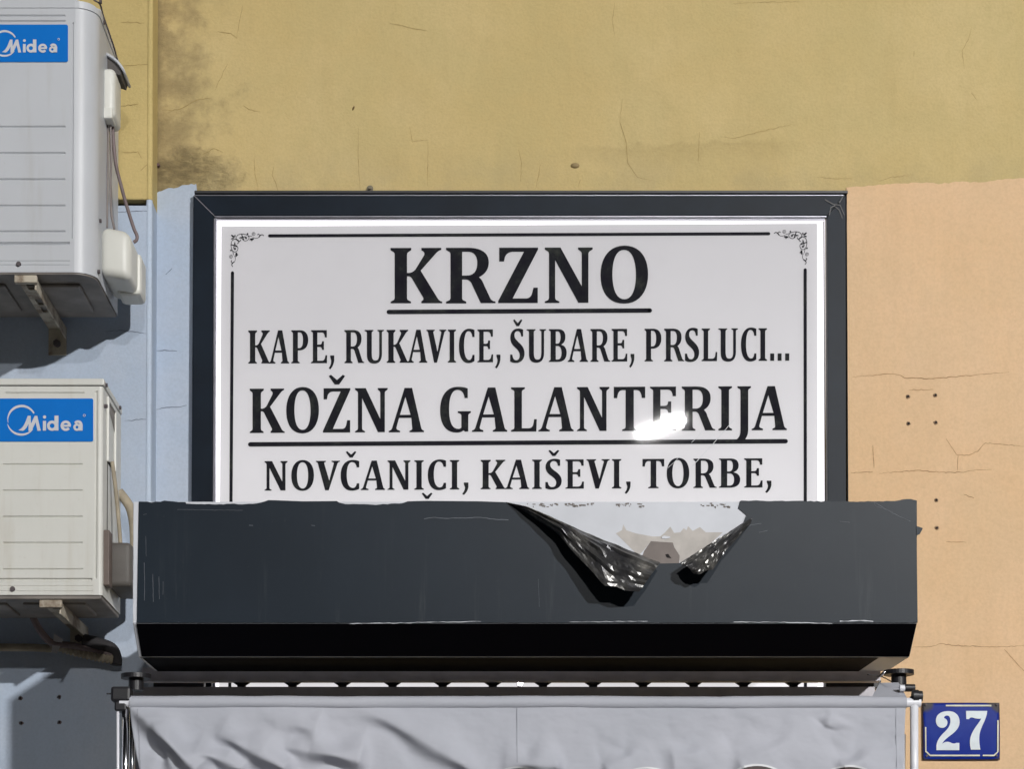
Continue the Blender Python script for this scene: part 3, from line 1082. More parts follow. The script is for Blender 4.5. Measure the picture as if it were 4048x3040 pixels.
# bare board showing in the tear
f = Flat(HY - 0.0005)
f.poly([z7(*p) for p in [(1240, 535), (1400, 545), (1412, 580), (1450, 640), (1447, 700), (1180, 720), (1175, 650), (1192, 605)]])
f.build('bare_patch', simple('bare_chipboard', srgb(122, 114, 110), 0.8, var=0.15), hood)
f = Flat(HY - 0.0003)
f.poly([z7(*p) for p in [(985, 478), (1030, 455), (1040, 412), (1062, 455), (1130, 478), (1250, 500), (1310, 500), (1345, 470), (1382, 428), (1410, 475), (1455, 470), (1480, 440), (1500, 455), (1512, 425), (1545, 460), (1598, 432), (1640, 470), (1765, 470), (1600, 620), (1460, 700), (1400, 545), (1240, 535), (1190, 600), (1150, 640)]])
f.build('glue_stain', simple('glue_stain', srgb(178, 173, 168), 0.7, var=0.12, scale=30), hood)
f = Flat(HY - 0.0009)
f.poly([z7(*p) for p in [(1345, 632), (1366, 627), (1390, 660), (1356, 654)]])
f.build('punched_hole', M['black_hole'], hood)
f = Flat(HY - 0.0007)
f.poly([z7(*p) for p in [(1318, 505), (1335, 495), (1375, 500), (1385, 510), (1350, 518), (1322, 515)]])
f.build('paint_flake', M['white_board'], hood, thick=0.001)
fl = Flat(HY - 0.0006)
for i in range(80):
    x = random.choice([random.uniform(330, 560), random.uniform(980, 1190), random.uniform(600, 820), random.uniform(1600, 1800)])
    y = random.uniform(255, 282)
    w, h = random.uniform(5, 26), random.uniform(5, 14)
    fl.poly([z7(x, y), z7(x + w, y + random.uniform(-3, 3)), z7(x + w * 0.9, y + h), z7(x + 2, y + h * 0.8)])
_o = fl.build('glue_speck', simple('glue_speck', srgb(118, 112, 108), 0.8), hood)
_o['kind'] = 'stuff'


def sheet_between(name, A, B, mat, parent, nu=34, nv=14, belly=0.0, crumple=0.004, seed=0.0):
    def resample(pts, k):
        ds = [0]
        for a, b in zip(pts[:-1], pts[1:]):
            ds.append(ds[-1] + (b - a).length)
        out = []
        for i in range(k + 1):
            t = ds[-1] * i / k
            j = 0
            while j < len(ds) - 2 and ds[j + 1] < t:
                j += 1
            u = (t - ds[j]) / max(1e-9, ds[j + 1] - ds[j])
            out.append(pts[j].lerp(pts[j + 1], u))
        return out
    a = resample([P(*z7(x, y), HY - o) for x, y, o in A], nu)
    b = resample([P(*z7(x, y), HY - o) for x, y, o in B], nu)
    V, Fc = [], []
    for i in range(nu + 1):
        for j in range(nv + 1):
            t = j / nv
            p = a[i].lerp(b[i], t)
            k = math.sin(math.pi * t) * belly * min(1, i / 5)
            u_ = i / nu
            nz = 1.3 * (abs(mnoise.noise(Vector((t * 4.2 + seed, u_ * 1.7, 1.3)))) - 0.2) + 0.6 * (abs(mnoise.noise(Vector((u_ * 7 + t * 3, t * 7 + seed, 4.1)))) - 0.2)
            p = p + Vector((0, -k + nz * crumple * min(1, i / 4), 0))
            V.append(p)
    m = nv + 1
    for i in range(nu):
        for j in range(nv):
            Fc.append((i * m + j, i * m + j + 1, (i + 1) * m + j + 1, (i + 1) * m + j))
    o = mesh_obj(name, V, Fc, mat, parent)
    md = o.modifiers.new('thickness', 'SOLIDIFY')
    md.thickness = 0.0012
    return o


sheet_between('torn_flap', [(188, 250, .003), (340, 285, .012), (505, 350, .028), (760, 465, .030), (1000, 560, .034), (1200, 645, .036), (1310, 690, .036)],
              [(188, 254, .003), (290, 300, .012), (430, 385, .030), (558, 468, .048), (640, 570, .056), (705, 645, .054), (800, 742, .064), (900, 862, .070), (985, 868, .066), (1060, 898, .070), (1155, 905, .060)],
              M['flap'], hood, belly=0.018, crumple=0.017)
sheet_between('torn_flap', [(1975, 368, .003), (1840, 450, .015), (1650, 570, .03), (1455, 697, .045)],
              [(1968, 400, .003), (1880, 500, .03), (1780, 610, .04), (1690, 742, .055), (1640, 752, .05), (1600, 778, .058), (1556, 770, .05)],
              M['flap'], hood, belly=0.010, crumple=0.013, seed=5.0)
# small torn tag on the right corner
f = Flat(HY - 0.003)
f.poly([(3622, 2080), (3648, 2089), (3636, 2112), (3624, 2118)])
f.build('torn_tag', M['vinyl'], hood, thick=0.001)
fl = Flat(HY - 0.0027)
for ln, w in (([(1676, 2052), (1720, 2046), (1760, 2050), (1840, 2049), (1900, 2046), (1960, 2054), (2010, 2056)], 4.5),
              ([(570, 2225), (572, 2300), (571, 2375)], 3), ([(604, 2270), (606, 2380)], 3), ([(628, 2280), (630, 2370)], 2.5), ([(645, 2300), (644, 2352)], 2.0),
              ([(576, 2120), (578, 2200)], 2), ([(3455, 1985), (3530, 2030), (3600, 2062)], 3), ([(3455, 1985), (3460, 2000), (3530, 2025)], 2),
              ([(566, 2036), (580, 2032)], 2.5), ([(985, 2077), (1000, 2078)], 4), ([(1230, 2077), (1245, 2079)], 3), ([(700, 2015), (960, 2018)], 2),
              ([(2128, 2290), (2132, 2400)], 1.6), ([(3320, 2062), (3360, 2066)], 2.5), ([(2950, 2080), (3010, 2070)], 3), ([(3000, 2105), (3034, 2098)], 3)):
    fl.ribbon(ragged(ln, 1.2, 12), w * 0.55, caps=False)
_o = fl.build('scratch', simple('scratched_vinyl', srgb(86, 91, 99), 0.6, var=0.4, scale=60), hood)
_o['kind'] = 'stuff'
fl = Flat(HY - 0.0029)
for ln, w in (([(1380, 2467), (1520, 2465), (1700, 2461), (1900, 2458)], 3), ([(2900, 2460), (3150, 2462), (3290, 2466)], 3.5), ([(3320, 2457), (3400, 2454), (3452, 2458)], 6),
              ([(2250, 2460), (2560, 2457)], 2.2), ([(530, 1995), (527, 2461)], 2.2)):
    _p = ragged(ln, 1.4, 16)
    fl.ribbon(_p, w, ws=[w * random.uniform(0.15, 1.0) for _ in _p])
_o = fl.build('worn_edge', M['white_board'], hood)
_o['kind'] = 'stuff'

# ------------------------------------------------------------------ awning below the hood
AY = -1.08
awn = thing('awning', P(2040, 3100, AY), 'grey fabric awning drop hanging from a tube beneath the torn hood', 'awning')
pbox('top_rail', 560, 2640, 3482, 2694, -0.66, -0.63, M['alu'], awn, 0.002)
pbox('bottom_rail', 516, 2716, 3460, 2775, -0.67, -0.635, M['alu'], awn, 0.002)
pbox('gap_dark_block', 3264, 2690, 3484, 2722, -0.615, -0.58, M['dark'], awn, 0.002)  # added dark blocks that darken both ends of the gap under the hood
pbox('gap_dark_block', 606, 2690, 806, 2722, -0.615, -0.58, M['dark'], awn, 0.002)
for cx in (956, 1157, 1354, 1552, 1750, 1948, 2146, 2344, 2541, 2741, 2938, 3135):
    f = Flat(-0.625)
    f.contours(path("%f 2690 %f 2690 %f 2697 Q %f 2701 %f 2712 L %f 2722 %f 2722 %f 2712 Q %f 2701 %f 2697|%f 2692 %f 2692 %f 2695 %f 2695" % (
        cx - 42, cx + 42, cx + 40, cx + 34, cx + 17, cx + 15, cx - 15, cx - 17, cx - 34, cx - 40, cx - 20, cx + 20, cx + 20, cx - 20)))
    f.build('bracket', M['dark'], awn, thick=0.012)
# cloth running back from the tube up to the rail
a0, a1 = P(516, 2768, AY + 0.03), P(3560, 2768, AY + 0.03)
zb_ = P(2024, 2712, -0.22).z
# front tube in its hem
r_t = 0.0145
zc_t = P(2024, 2779, AY).z
tl, tr = P(515, 2779, AY).x, P(3580, 2779, AY).x
NV, NU = 14, 150
V, Fc = [], []
for i in range(NU + 1):
    x = tl + (tr - tl) * i / NU
    for k in range(NV):
        an = 2 * math.pi * k / NV
        w = 1 + 0.10 * mnoise.noise(Vector((x * 7, math.cos(an), math.sin(an)))) + 0.05 * mnoise.noise(Vector((x * 24, math.cos(an) * 2, 3)))
        V.append((x, AY + math.cos(an) * r_t * w, zc_t + 0.0015 * mnoise.noise(Vector((x * 3, 0, 0))) + math.sin(an) * r_t * w))
for i in range(NU):
    for k in range(NV):
        Fc.append((i * NV + k, i * NV + (k + 1) % NV, (i + 1) * NV + (k + 1) % NV, (i + 1) * NV + k))
mesh_obj('hem_roll', V, Fc, M['fabric'], awn, smooth=True)
bm = bmesh.new()
cyl(bm, ((tl + tr) / 2 + 0.005, AY, zc_t), 0.0105, (tr - tl) + 0.055, 'X')
bm_obj('front_tube', bm, M['white_pole'], awn, smooth=False)
# cloth folded back at the right end
V = [P(3448, 2754, AY + 0.012), P(3582, 2754, AY + 0.012), P(3552, 2699, AY + 0.10), P(3478, 2701, AY + 0.10)]
mesh_obj('cloth_corner', V, [(0, 1, 2, 3)], M['fabric'], awn).modifiers.new('thickness', 'SOLIDIFY').thickness = 0.002
# hanging drop with folds
FOLDS = [((530, 2800), (780, 3050), 30, 26), ((870, 2905), (1125, 3045), 32, 24), ((1140, 2955), (1420, 3015), 30, 20), ((1425, 2790), (1840, 3035), 34, 15),
         ((780, 2970), (960, 3045), 26, 16), ((3210, 2890), (2930, 3040), 60, 10), ((3540, 2960), (3330, 3040), 40, 9), ((2560, 2960), (2400, 3050), 40, 8), ((2920, 2970), (2660, 3000), 46, 7),
         ((620, 2880), (700, 3060), 24, 14), ((3290, 2800), (3270, 2870), 24, 5), ((2000, 3020), (2200, 3035), 30, 14), ((1040, 2830), (1250, 2890), 40, 7)]


def fold(px, py):
    d = 0.0
    for (ax, ay), (bx, by), w, amp in FOLDS:
        vx, vy = bx - ax, by - ay
        L = math.hypot(vx, vy)
        t = ((px - ax) * vx + (py - ay) * vy) / (L * L)
        s = ((px - ax) * -vy + (py - ay) * vx) / L
        tt = min(max(t, 0), 1)
        e = max(0, 1 - abs(t - tt) * 5) ** 2 * (0.30 + 0.70 * min(1, tt * 1.6))
        w = w * (0.8 + 0.25 * math.sin(t * 9 + ax * 0.01))
        g = math.exp(-(s / (2.6 * w)) ** 2) if s < 0 else math.exp(-(s / (0.95 * w)) ** 2)
        d -= 1.45 * amp * e * (g - 0.25 * math.exp(-((s - 2.2 * w) / (1.3 * w)) ** 2))
    return d * 0.001


zt_d = P(2024, 2789, AY).z
V, Fc = [], []
NX, NZ = 480, 160
for j in range(NZ + 1):
    v = 1.98 * j / NZ
    py = 2789 + 330 * v
    for i in range(NX + 1):
        u = i / NX
        xl_ = 514 + 44 * min(1.2, v * 1.2) ** 1.6
        xr_ = 3580 - 14 * v
        px = xl_ + (xr_ - xl_) * u
        p = P(px, py, AY - 0.006)
        dy = fold(px, py) * min(1, v * 6)
        wv = 0.006 * v * mnoise.noise(Vector((px * 0.004, py * 0.006, 2))) + 0.004 * v * mnoise.noise(Vector((px * 0.0013, 1, 7)))
        wr = 0.0010 * mnoise.noise(Vector((px * 0.02 + py * 0.008, py * 0.03 - px * 0.004, 5))) + 0.0003 * mnoise.noise(Vector((px * 0.05, py * 0.07, 9)))
        V.append((p.x, p.y + dy + wv + wr * min(1, v * 8) - 0.008 * v * v, p.z))
m = NX + 1
for j in range(NZ):
    for i in range(NX):
        Fc.append((j * m + i, j * m + i + 1, (j + 1) * m + i + 1, (j + 1) * m + i))
cloth = mesh_obj('fabric_drop', V, Fc, M['fabric'], awn, smooth=True)
cloth.modifiers.new('thickness', 'SOLIDIFY').thickness = 0.0012


def cloth_pt(px, py, lift):
    v = min(1.98, max(0, (py - 2789) / 330))
    p = P(px, py, AY - 0.006)
    dy = fold(px, py) * min(1, v * 6)
    wv = 0.006 * v * mnoise.noise(Vector((px * 0.004, py * 0.006, 2))) + 0.004 * v * mnoise.noise(Vector((px * 0.0013, 1, 7)))
    return Vector((p.x, p.y + dy + wv - 0.008 * v * v - lift, p.z))


def on_cloth(name, polys, mat, lift=0.0025):
    V, Fc = [], []
    for pts in polys:
        b = len(V)
        V += [cloth_pt(x, y, lift) for x, y in pts]
        Fc.append(tuple(range(b, b + len(pts))))
    return mesh_obj(name, V, Fc, mat, awn)


SEAM = simple('seam_thread', srgb(146, 149, 158), 0.8)
for x0, x1, y0, y1 in ((2042, 2045, 2800, 3020), (543, 548, 2805, 3110), (3540, 3542, 2800, 3430)):
    q = []
    for k in range(12):
        ya, yb = y0 + (y1 - y0) * k / 12, y0 + (y1 - y0) * (k + 1) / 12
        dx = (18 * ((k / 12) ** 1.6) if x0 < 600 else 0)
        q.append([(x0 + dx, ya), (x1 + dx, ya), (x1 + dx, yb), (x0 + dx, yb)])
    on_cloth('seam', q, SEAM, 0.0022)
# printed round pictures along the hem (only their tops are in the photograph)
PRN = simple('printed_brown', (0.05, 0.032, 0.03), 0.6, var=0.5, scale=40)
for cx, cy, R in ((2050, 3216, 182), (2556, 3218, 182), (2988, 3207, 181), (3349, 3208, 178)):
    polys, ring = [], []
    for k in range(64):
        a0_, a1_ = 2 * math.pi * k / 64, 2 * math.pi * (k + 1) / 64
        def pp(a, r):
            return (cx + r * math.cos(a), cy - r * math.sin(a))
        ring.append([pp(a0_, R), pp(a0_, R - 8), pp(a1_, R - 8), pp(a1_, R)])
        for q0, q1 in ((8, 60), (60, 110), (110, 150), (150, R - 0.5)):
            polys.append([pp(a0_, R - q0), pp(a0_, R - q1), pp(a1_, R - q1), pp(a1_, R - q0)])
    on_cloth('print_ring', ring, M['badge_white'], 0.003)
    on_cloth('printed_disc', polys, PRN, 0.0028)
# end fittings, left
lx = P(482, 2760, AY).x
bm = bmesh.new()
a, b = P(437, 2714, AY - 0.01), P(516, 2775, AY - 0.01)
add_box(bm, a.x, b.x, AY - 0.012, AY + 0.03, b.z, a.z, 0.006)
a, b = P(452, 2772, AY - 0.008), P(500, 2812, AY - 0.008)
add_box(bm, a.x, b.x, AY - 0.010, AY + 0.025, b.z, a.z, 0.004)
a, b = P(421, 2741, AY), P(440, 2746, AY)
add_box(bm, a.x, b.x, AY, AY + 0.006, b.z, a.z)
bm_obj('end_fitting', bm, M['dark'], awn)
for cx, cy, Yd in ((538, 2676, -0.92), (3553, 2661, -0.92)):
    bm = bmesh.new()
    c = P(cx, cy, Yd)
    cyl(bm, (c.x, c.y, c.z), 0.034, 0.010, 'Z', 32)
    cyl(bm, (c.x, c.y, c.z - 0.018), 0.017, 0.028, 'Z', 24)
    bm_obj('knob_disc', bm, M['dark'], awn)
bm = bmesh.new()
c = P(3596, 2721, AY + 0.03)
cyl(bm, c, 0.0085, 0.022, 'X', 20)
c = P(3618, 2754, AY)
cyl(bm, c, 0.0145, 0.012, 'X', 20)
c = P(3634, 2754, AY)
cyl(bm, c, 0.012, 0.012, 'X', 20)
c = P(3612, 2772, AY)
cyl(bm, c, 0.009, 0.018, 'Z', 16)
bm_obj('end_fitting', bm, M['dark'], awn)
bm = bmesh.new()
c = P(3574, 2722, AY + 0.03)
cyl(bm, c, 0.0075, 0.02, 'X', 20)
bm_obj('arm_end', bm, M['white_pole'], awn)


def pole(px, py0, py1, r, Y, mat, px1=None):
    a, b = P(px, py0, Y), P(px1 or px, py1, Y)
    return tube('arm_pole', [a, b], r, mat, awn, 16, curve=False)


pole(496, 2806, 3300, 0.0085, AY, M['chrome'])
pole(466, 2815, 3300, 0.0032, AY - 0.005, M['white_pole'])
pole(519, 2790, 3300, 0.006, AY + 0.06, M['chrome'], 528)
pole(3614, 2780, 3300, 0.0092, AY, M['white_pole'])
pole(3575, 2905, 3300, 0.003, AY + 0.02, M['white_pole'], 3570)
tube('cord', [P(3428, 2668, -0.98), P(3480, 2676, -0.98), P(3498, 2682, -1.0), P(3530, 2699, -1.03)], 0.0012, M['dark'], awn)
tube('cord', [P(3480, 2676, -0.98), P(3490, 2664, -0.985), P(3500, 2655, -0.985)], 0.0035, M['chrome'], awn, 8)

led = thing('led_lamp', P(2056, 2702, -0.55), 'tiny blazing white lamp shining through the gap between hood and fabric', 'lamp')
bm = bmesh.new()
cc = P(2056, 2701, -0.55)
bmesh.ops.create_uvsphere(bm, u_segments=12, v_segments=8, radius=0.0065, matrix=Matrix.Translation(cc))
bm_obj('bulb', bm, M['led'], led, True)
bm = bmesh.new()
cyl(bm, cc + Vector((0, 0.012, 0)), 0.008, 0.014, 'Y', 16)
bm_obj('lamp_base', bm, M['dark'], led)
bm = bmesh.new()
add_box(bm, cc.x - 0.004, cc.x + 0.004, cc.y + 0.019, -0.03, cc.z - 0.003, cc.z + 0.003)
bm_obj('lamp_stem', bm, M['dark'], led)


# ------------------------------------------------------------------ outdoor units
def badge_logo(parent, ox, oy, s, Y, x_left, y0, x1, y1):
    """Blue badge with ring-and-M mark and wordmark; (ox, oy) + s * (px of the lower badge)."""
    f = Flat(Y)
    r = 6
    f.poly([(x_left, y0), (x1 - r, y0), (x1 - 2, y0 + 2), (x1, y0 + r), (x1, y1 - r), (x1 - 2, y1 - 2), (x1 - r, y1), (x_left, y1)])
    bd = f.build('badge', M['badge'], parent, thick=0.0012)
    fl = Flat(Y - 0.0018)

    def q(x, y):
        return (ox + s * x / 2.076, oy + s * y / 2.076)

    def arc(cx, cy, rr, a0, a1, w0, wm, w1, n=36):
        pts, ws = [], []
        for k in range(n + 1):
            t = k / n
            a = math.radians(a0 + (a1 - a0) * t)
            pts.append(q(cx + rr * math.cos(a), cy - rr * math.sin(a)))
            w = (w0 * (1 - t) + w1 * t) + (wm - (w0 + w1) / 2) * math.sin(math.pi * t)
            ws.append(w * s / 2.076)
        fl.ribbon(pts, 1, ws=ws)
    arc(178, 540, 114, 28, 192, 12, 20, 3)
    arc(176, 543, 118, 195, 322, 3, 18, 6)
    fl.Y -= 0.0003
    # the M of the mark
    fl.contours(path("150 625 C 195 605 208 560 228 506 L 252 506 254 570 C 268 548 276 520 286 506 L 306 506 318 560 335 628 308 630 292 560 C 278 590 268 612 258 632 L 234 632 234 572 C 222 600 205 626 185 630"), q)
    fl.contours(path("352 548 378 548 378 628 352 628"), q)
    fl.disc(*q(366, 516), 13.5 * s / 2.076, 16)
    # d
    fl.Y -= 0.0003
    fl.ring(*q(428, 588), 31 * s / 2.076, 23 * s / 2.076, 0, 360, 28)
    fl.Y -= 0.0003
    fl.contours(path("447 505 480 505 480 628 447 628"), q)
    # e
    fl.ring(*q(540, 588), 32 * s / 2.076, 22 * s / 2.076, 0, 322, 28)
    fl.Y -= 0.0003
    fl.contours(path("520 580 580 580 580 597 520 597"), q)
    # a
    fl.ring(*q(632, 600), 21 * s / 2.076, 19 * s / 2.076, 0, 360, 24)
    fl.Y -= 0.0003
    arc(640, 580, 26, 150, 0, 20, 22, 22, 16)
    fl.Y -= 0.0003
    fl.contours(path("646 575 678 575 678 628 646 628"), q)
    fl.ring(*q(692, 503), 9 * s / 2.076, 4 * s / 2.076, 0, 360, 14)
    fl.build('logo', M['badge_white'], bd)


def ac_front(name, Yf, xl, xr, zb, zt, grooves, vgroove, mat, parent, d=0.004, h=0.003):
    """Pressed front panel: a sheet with real recessed grooves. grooves: (z, xa, xb, half height, depth); vgroove: (x, za, zb, half, depth)."""
    xs = {xl, xr}
    zs = {zb, zt}
    for z, xa, xb, hh, dd in grooves:
        zs |= {z - hh, z, z + hh}
        xs |= {max(xl, xa - 0.003), max(xl, xa), xb, xb + 0.003}
    for x, za, zb_, hh, dd in vgroove:
        xs |= {x - hh, x, x + hh}
        zs |= {za, zb_, za + 0.003, zb_ - 0.003}
    xs, zs = sorted(xs), sorted(zs)

    def depth(x, z):
        v = 0.0
        for gz, xa, xb, hh, dd in grooves:
            if abs(z - gz) < hh * 0.5 and xa - 1e-6 <= x <= xb + 1e-6:
                v = max(v, dd)
        for gx, za, zb_, hh, dd in vgroove:
            if abs(x - gx) < hh * 0.5 and za + 0.002 <= z <= zb_ - 0.002:
                v = max(v, dd)
        return v
    V = [(x, Yf + depth(x, z), z) for z in zs for x in xs]
    m = len(xs)
    Fc = [(j * m + i, j * m + i + 1, (j + 1) * m + i + 1, (j + 1) * m + i) for j in range(len(zs) - 1) for i in range(m - 1)]
    return mesh_obj(name, V, Fc, mat, parent)


def shell(bm, pts, z0, z1, cap_top=True, cap_bottom=True, open_front=False):
    n = len(pts)
    b = [bm.verts.new((x, y, z0)) for x, y in pts]
    t = [bm.verts.new((x, y, z1)) for x, y in pts]
    for i in range(n):
        j = (i + 1) % n
        if open_front and i == n - 1:
            continue
        bm.faces.new((b[i], b[j], t[j], t[i]))
    if cap_top:
        bm.faces.new(t)
    if cap_bottom:
        bm.faces.new(b[::-1])


def corner(cx, cy, r, a0, a1, n=8):
    return [(cx + r * math.cos(math.radians(a0 + (a1 - a0) * k / n)), cy + r * math.sin(math.radians(a0 + (a1 - a0) * k / n))) for k in range(n + 1)]


# ---- upper, larger unit
U_Y = -0.49
U_B = -0.16
ac1 = thing('air_conditioner', P(-400, 1090, -0.3), 'large grey outdoor air conditioning unit at the top, one above the smaller unit', 'air conditioner', 'outdoor air conditioning units')
ux1 = P(391, 700, U_Y + 0.05).x
ux0 = ux1 - 0.86
uz0 = P(200, 1076, U_Y).z
uz1 = P(200, -4, U_Y).z
R = 0.055
bm = bmesh.new()
pts = [(ux0, U_B)] + corner(ux0 + R, U_Y + R, R, 180, 270) + corner(ux1 - R, U_Y + R, R, 270, 360) + [(ux1, U_B)]
# open between the two front corners: the pressed panel closes it
k = len(corner(0, 0, 1, 0, 90))
n = len(pts)
b = [bm.verts.new((x, y, uz0)) for x, y in pts]
t = [bm.verts.new((x, y, uz1 - 0.012)) for x, y in pts]
for i in range(n):
    j = (i + 1) % n
    if i == k:
        continue
    bm.faces.new((b[i], b[j], t[j], t[i]))
o = bm_obj('casing', bm, M['ac_up'], ac1)
for p in o.data.polygons:
    p.use_smooth = abs(p.normal.z) < 0.1 and abs(p.normal.x) < 0.999 and abs(p.normal.y) < 0.999
bm = bmesh.new()
cxm, cym = (ux0 + ux1) / 2, (U_Y + U_B) / 2
pts2 = [(cxm + (x - cxm) * 1.006, cym + (y - cym) * 1.012) for x, y in pts]
shell(bm, pts2, uz1 - 0.022, uz1)
es = [e for e in bm.edges if abs(e.verts[0].co.z - uz1) < 1e-5 and abs(e.verts[1].co.z - uz1) < 1e-5]
bmesh.ops.bevel(bm, geom=es, offset=0.008, segments=3, affect='EDGES')
bm_obj('lid', bm, M['ac_up'], ac1)
bm = bmesh.new()
shell(bm, [(cxm + (x - cxm) * 0.994, cym + (y - cym) * 0.985) for x, y in pts], uz0 - 0.004, uz0 + 0.02)
for i in range(3):
    xa = ux1 - 0.05 - i * 0.19
    add_box(bm, xa - 0.15, xa, U_Y + 0.07, U_B - 0.06, uz0 - 0.012, uz0 - 0.002, 0.006)
bm_obj('base_pan', bm, M['pan'], ac1)


def Z(py, Y):
    return py2z(py, Y)


gr = [(Z(y, U_Y), ux0 + R + 0.02, P(258, y, U_Y).x, 0.0028, 0.0038) for y in (500, 604, 708, 812, 914, 60, 82)]
gr.append((Z(962, U_Y), ux0 + R + 0.02, P(272, 962, U_Y).x, 0.0045, 0.006))
gr.append((Z(1031, U_Y), ux0 + R + 0.02, P(276, 1031, U_Y).x, 0.0016, 0.0016))
gr.append((Z(1047, U_Y), ux0 + R + 0.02, P(276, 1047, U_Y).x, 0.0016, 0.0016))
ac_front('front_panel', U_Y, ux0 + R, ux1 - R, uz0, uz1 - 0.012, gr, [(P(289, 500, U_Y).x, Z(945, U_Y), Z(85, U_Y), 0.0045, 0.004)], M['ac_up'], ac1)
badge_logo(ac1, -55.5, 96 - 0.862 * 365 / 2.076, 0.862, U_Y - 0.0008, -420, 96, 269, 244)
for px, py in ((74, 1043),):
    bm = bmesh.new()
    cyl(bm, P(px, py, U_Y - 0.002), 0.0058, 0.006, 'Y', 14)
    bm_obj('screw', bm, M['screw'], ac1)
for px, py, dy in ((409, 873, .06), (381, 1074, .045), (424, 88, 0.09), (395, 6, 0.05)):
    bm = bmesh.new()
    c = P(px, py, U_Y + dy)
    cyl(bm, (ux1 + 0.002, c.y, c.z), 0.005, 0.006, 'X', 12)
    bm_obj('screw', bm, M['screw'], ac1)
# side grip with its lip, and the plastic pod under it
sy = U_Y + 0.15
zg = P(440, 228, sy).z
prof = []
bm = bmesh.new()
rows = []
for i in range(9):
    t_ = i / 8
    x = ux1 - 0.004 + 0.045 * t_
    z = zg + 0.010 - 0.024 * t_ - 0.018 * t_ ** 3
    rows.append([(x, sy + dyy, z) for dyy in (0.0, 0.03, 0.075, 0.105)])
vv = [[bm.verts.new(p) for p in r] for r in rows]
for i in range(8):
    for j in range(3):
        bm.faces.new((vv[i][j], vv[i][j + 1], vv[i + 1][j + 1], vv[i + 1][j]))
o = bm_obj('grip_lip', bm, M['ac_up'], ac1, True)
o.modifiers.new('thickness', 'SOLIDIFY').thickness = 0.006
bm = bmesh.new()
z0p, z1p = P(440, 482, sy).z, P(440, 285, sy).z
add_box(bm, ux1 - 0.01, ux1 + 0.027, sy - 0.03, sy + 0.07, z0p, z1p, 0.014, 4)
bm_obj('grip_pod', bm, M['cover'], ac1, True)
box('pod_collar', ux1 - 0.005, ux1 + 0.021, sy - 0.034, sy + 0.02, z0p - 0.004, z0p + 0.025, M['cover'], ac1, 0.004)
bm = bmesh.new()
sec = [(0.0, zg + 0.004), (0.022, zg - 0.006), (0.038, zg - 0.026), (0.034, zg - 0.040), (0.0, zg - 0.028)]
fr = [bm.verts.new((ux1 + x, sy + 0.010, z)) for x, z in sec]
bk = [bm.verts.new((ux1 + x, sy + 0.10, z)) for x, z in sec]
bm.faces.new(fr)
bm.faces.new(bk[::-1])
for i in range(5):
    bm.faces.new((fr[i], bk[i], bk[(i + 1) % 5], fr[(i + 1) % 5]))
bmesh.ops.recalc_face_normals(bm, faces=list(bm.faces))
bm_obj('grip_shade_fill', bm, simple('grip_shadow_plastic', srgb(78, 74, 72), 0.7), ac1)  # dark solid filling the hollow, stands for the shade under the lip
# valve cover
vy = U_Y + 0.085
a, b = P(404, 890, vy), P(512, 1085, vy)
bm = bmesh.new()
add_box(bm, ux1 - 0.004, P(516, 1000, vy).x, vy, vy + 0.20, P(404, 1086, vy).z, P(404, 893, vy).z, 0.022, 5)
for v in bm.verts:
    if v.co.x > ux1 + 0.03:
        v.co.z -= (v.co.x - ux1 - 0.03) * 0.30
bm_obj('valve_cover', bm, M['cover'], ac1, True)
box('valve_cover_rim', ux1 + 0.02, P(530, 1000, vy).x, vy + 0.11, vy + 0.20, P(404, 1105, vy).z, P(404, 935, vy).z, M['cover'], ac1, 0.012)

# ---- lower, smaller unit
L_Y = -0.47
L_B = -0.205
ac2 = thing('air_conditioner', P(-300, 2353, -0.36), 'smaller whitish outdoor air conditioning unit beside the left end of the hood', 'air conditioner', 'outdoor air conditioning units')
lx1 = P(405, 1950, L_Y).x
lx0 = lx1 - 0.72
lz0 = P(200, 2353, L_Y).z
lz1 = P(200, 1497, L_Y).z
lid_h = P(200, 1497, L_Y).z - P(200, 1524, L_Y).z
bm = bmesh.new()
r = 0.008
pts = [(lx0, L_B)] + corner(lx0 + r, L_Y + r, r, 180, 270, 4) + corner(lx1 - r, L_Y + r, r, 270, 360, 4) + [(lx1, L_B)]
n = len(pts)
b = [bm.verts.new((x, y, lz0)) for x, y in pts]
t = [bm.verts.new((x, y, lz1 - lid_h - 0.002)) for x, y in pts]
for i in range(n):
    if i == 5:
        continue
    j = (i + 1) % n
    bm.faces.new((b[i], b[j], t[j], t[i]))
bm_obj('casing', bm, M['ac_low'], ac2)
box('lid', lx0 - 0.003, lx1 + 0.003, L_Y - 0.003, L_B, lz1 - lid_h, lz1, M['ac_low'], ac2, 0.003)
bm = bmesh.new()
add_box(bm, lx0 + 0.003, lx1 - 0.003, L_Y + 0.004, L_B, lz0 - 0.010, lz0 + 0.01, 0.003)
for i in range(3):
    xa = lx1 - 0.05 - i * 0.2
    add_box(bm, xa - 0.16, xa, L_Y + 0.05, L_B - 0.05, lz0 - 0.016, lz0 - 0.006, 0.005)
bm_obj('base_pan', bm, M['pan'], ac2)
gr = [(Z(y, L_Y), P(12, y, L_Y).x, P(326, y, L_Y).x, 0.0026, 0.0036) for y in (1836, 1939.5, 2043, 2146.6, 2251)]
gr.append((Z(1553, L_Y), P(22, 1553, L_Y).x, P(333, 1553, L_Y).x, 0.0026, 0.0034))
gr.append((Z(2293, L_Y), lx0 + 0.03, P(360, 2293, L_Y).x, 0.0045, 0.006))
gr.append((Z(2317, L_Y), lx0 + 0.03, P(366, 2317, L_Y).x, 0.0015, 0.0015))
gr.append((Z(2337, L_Y), lx0 + 0.03, P(366, 2337, L_Y).x, 0.0015, 0.0015))
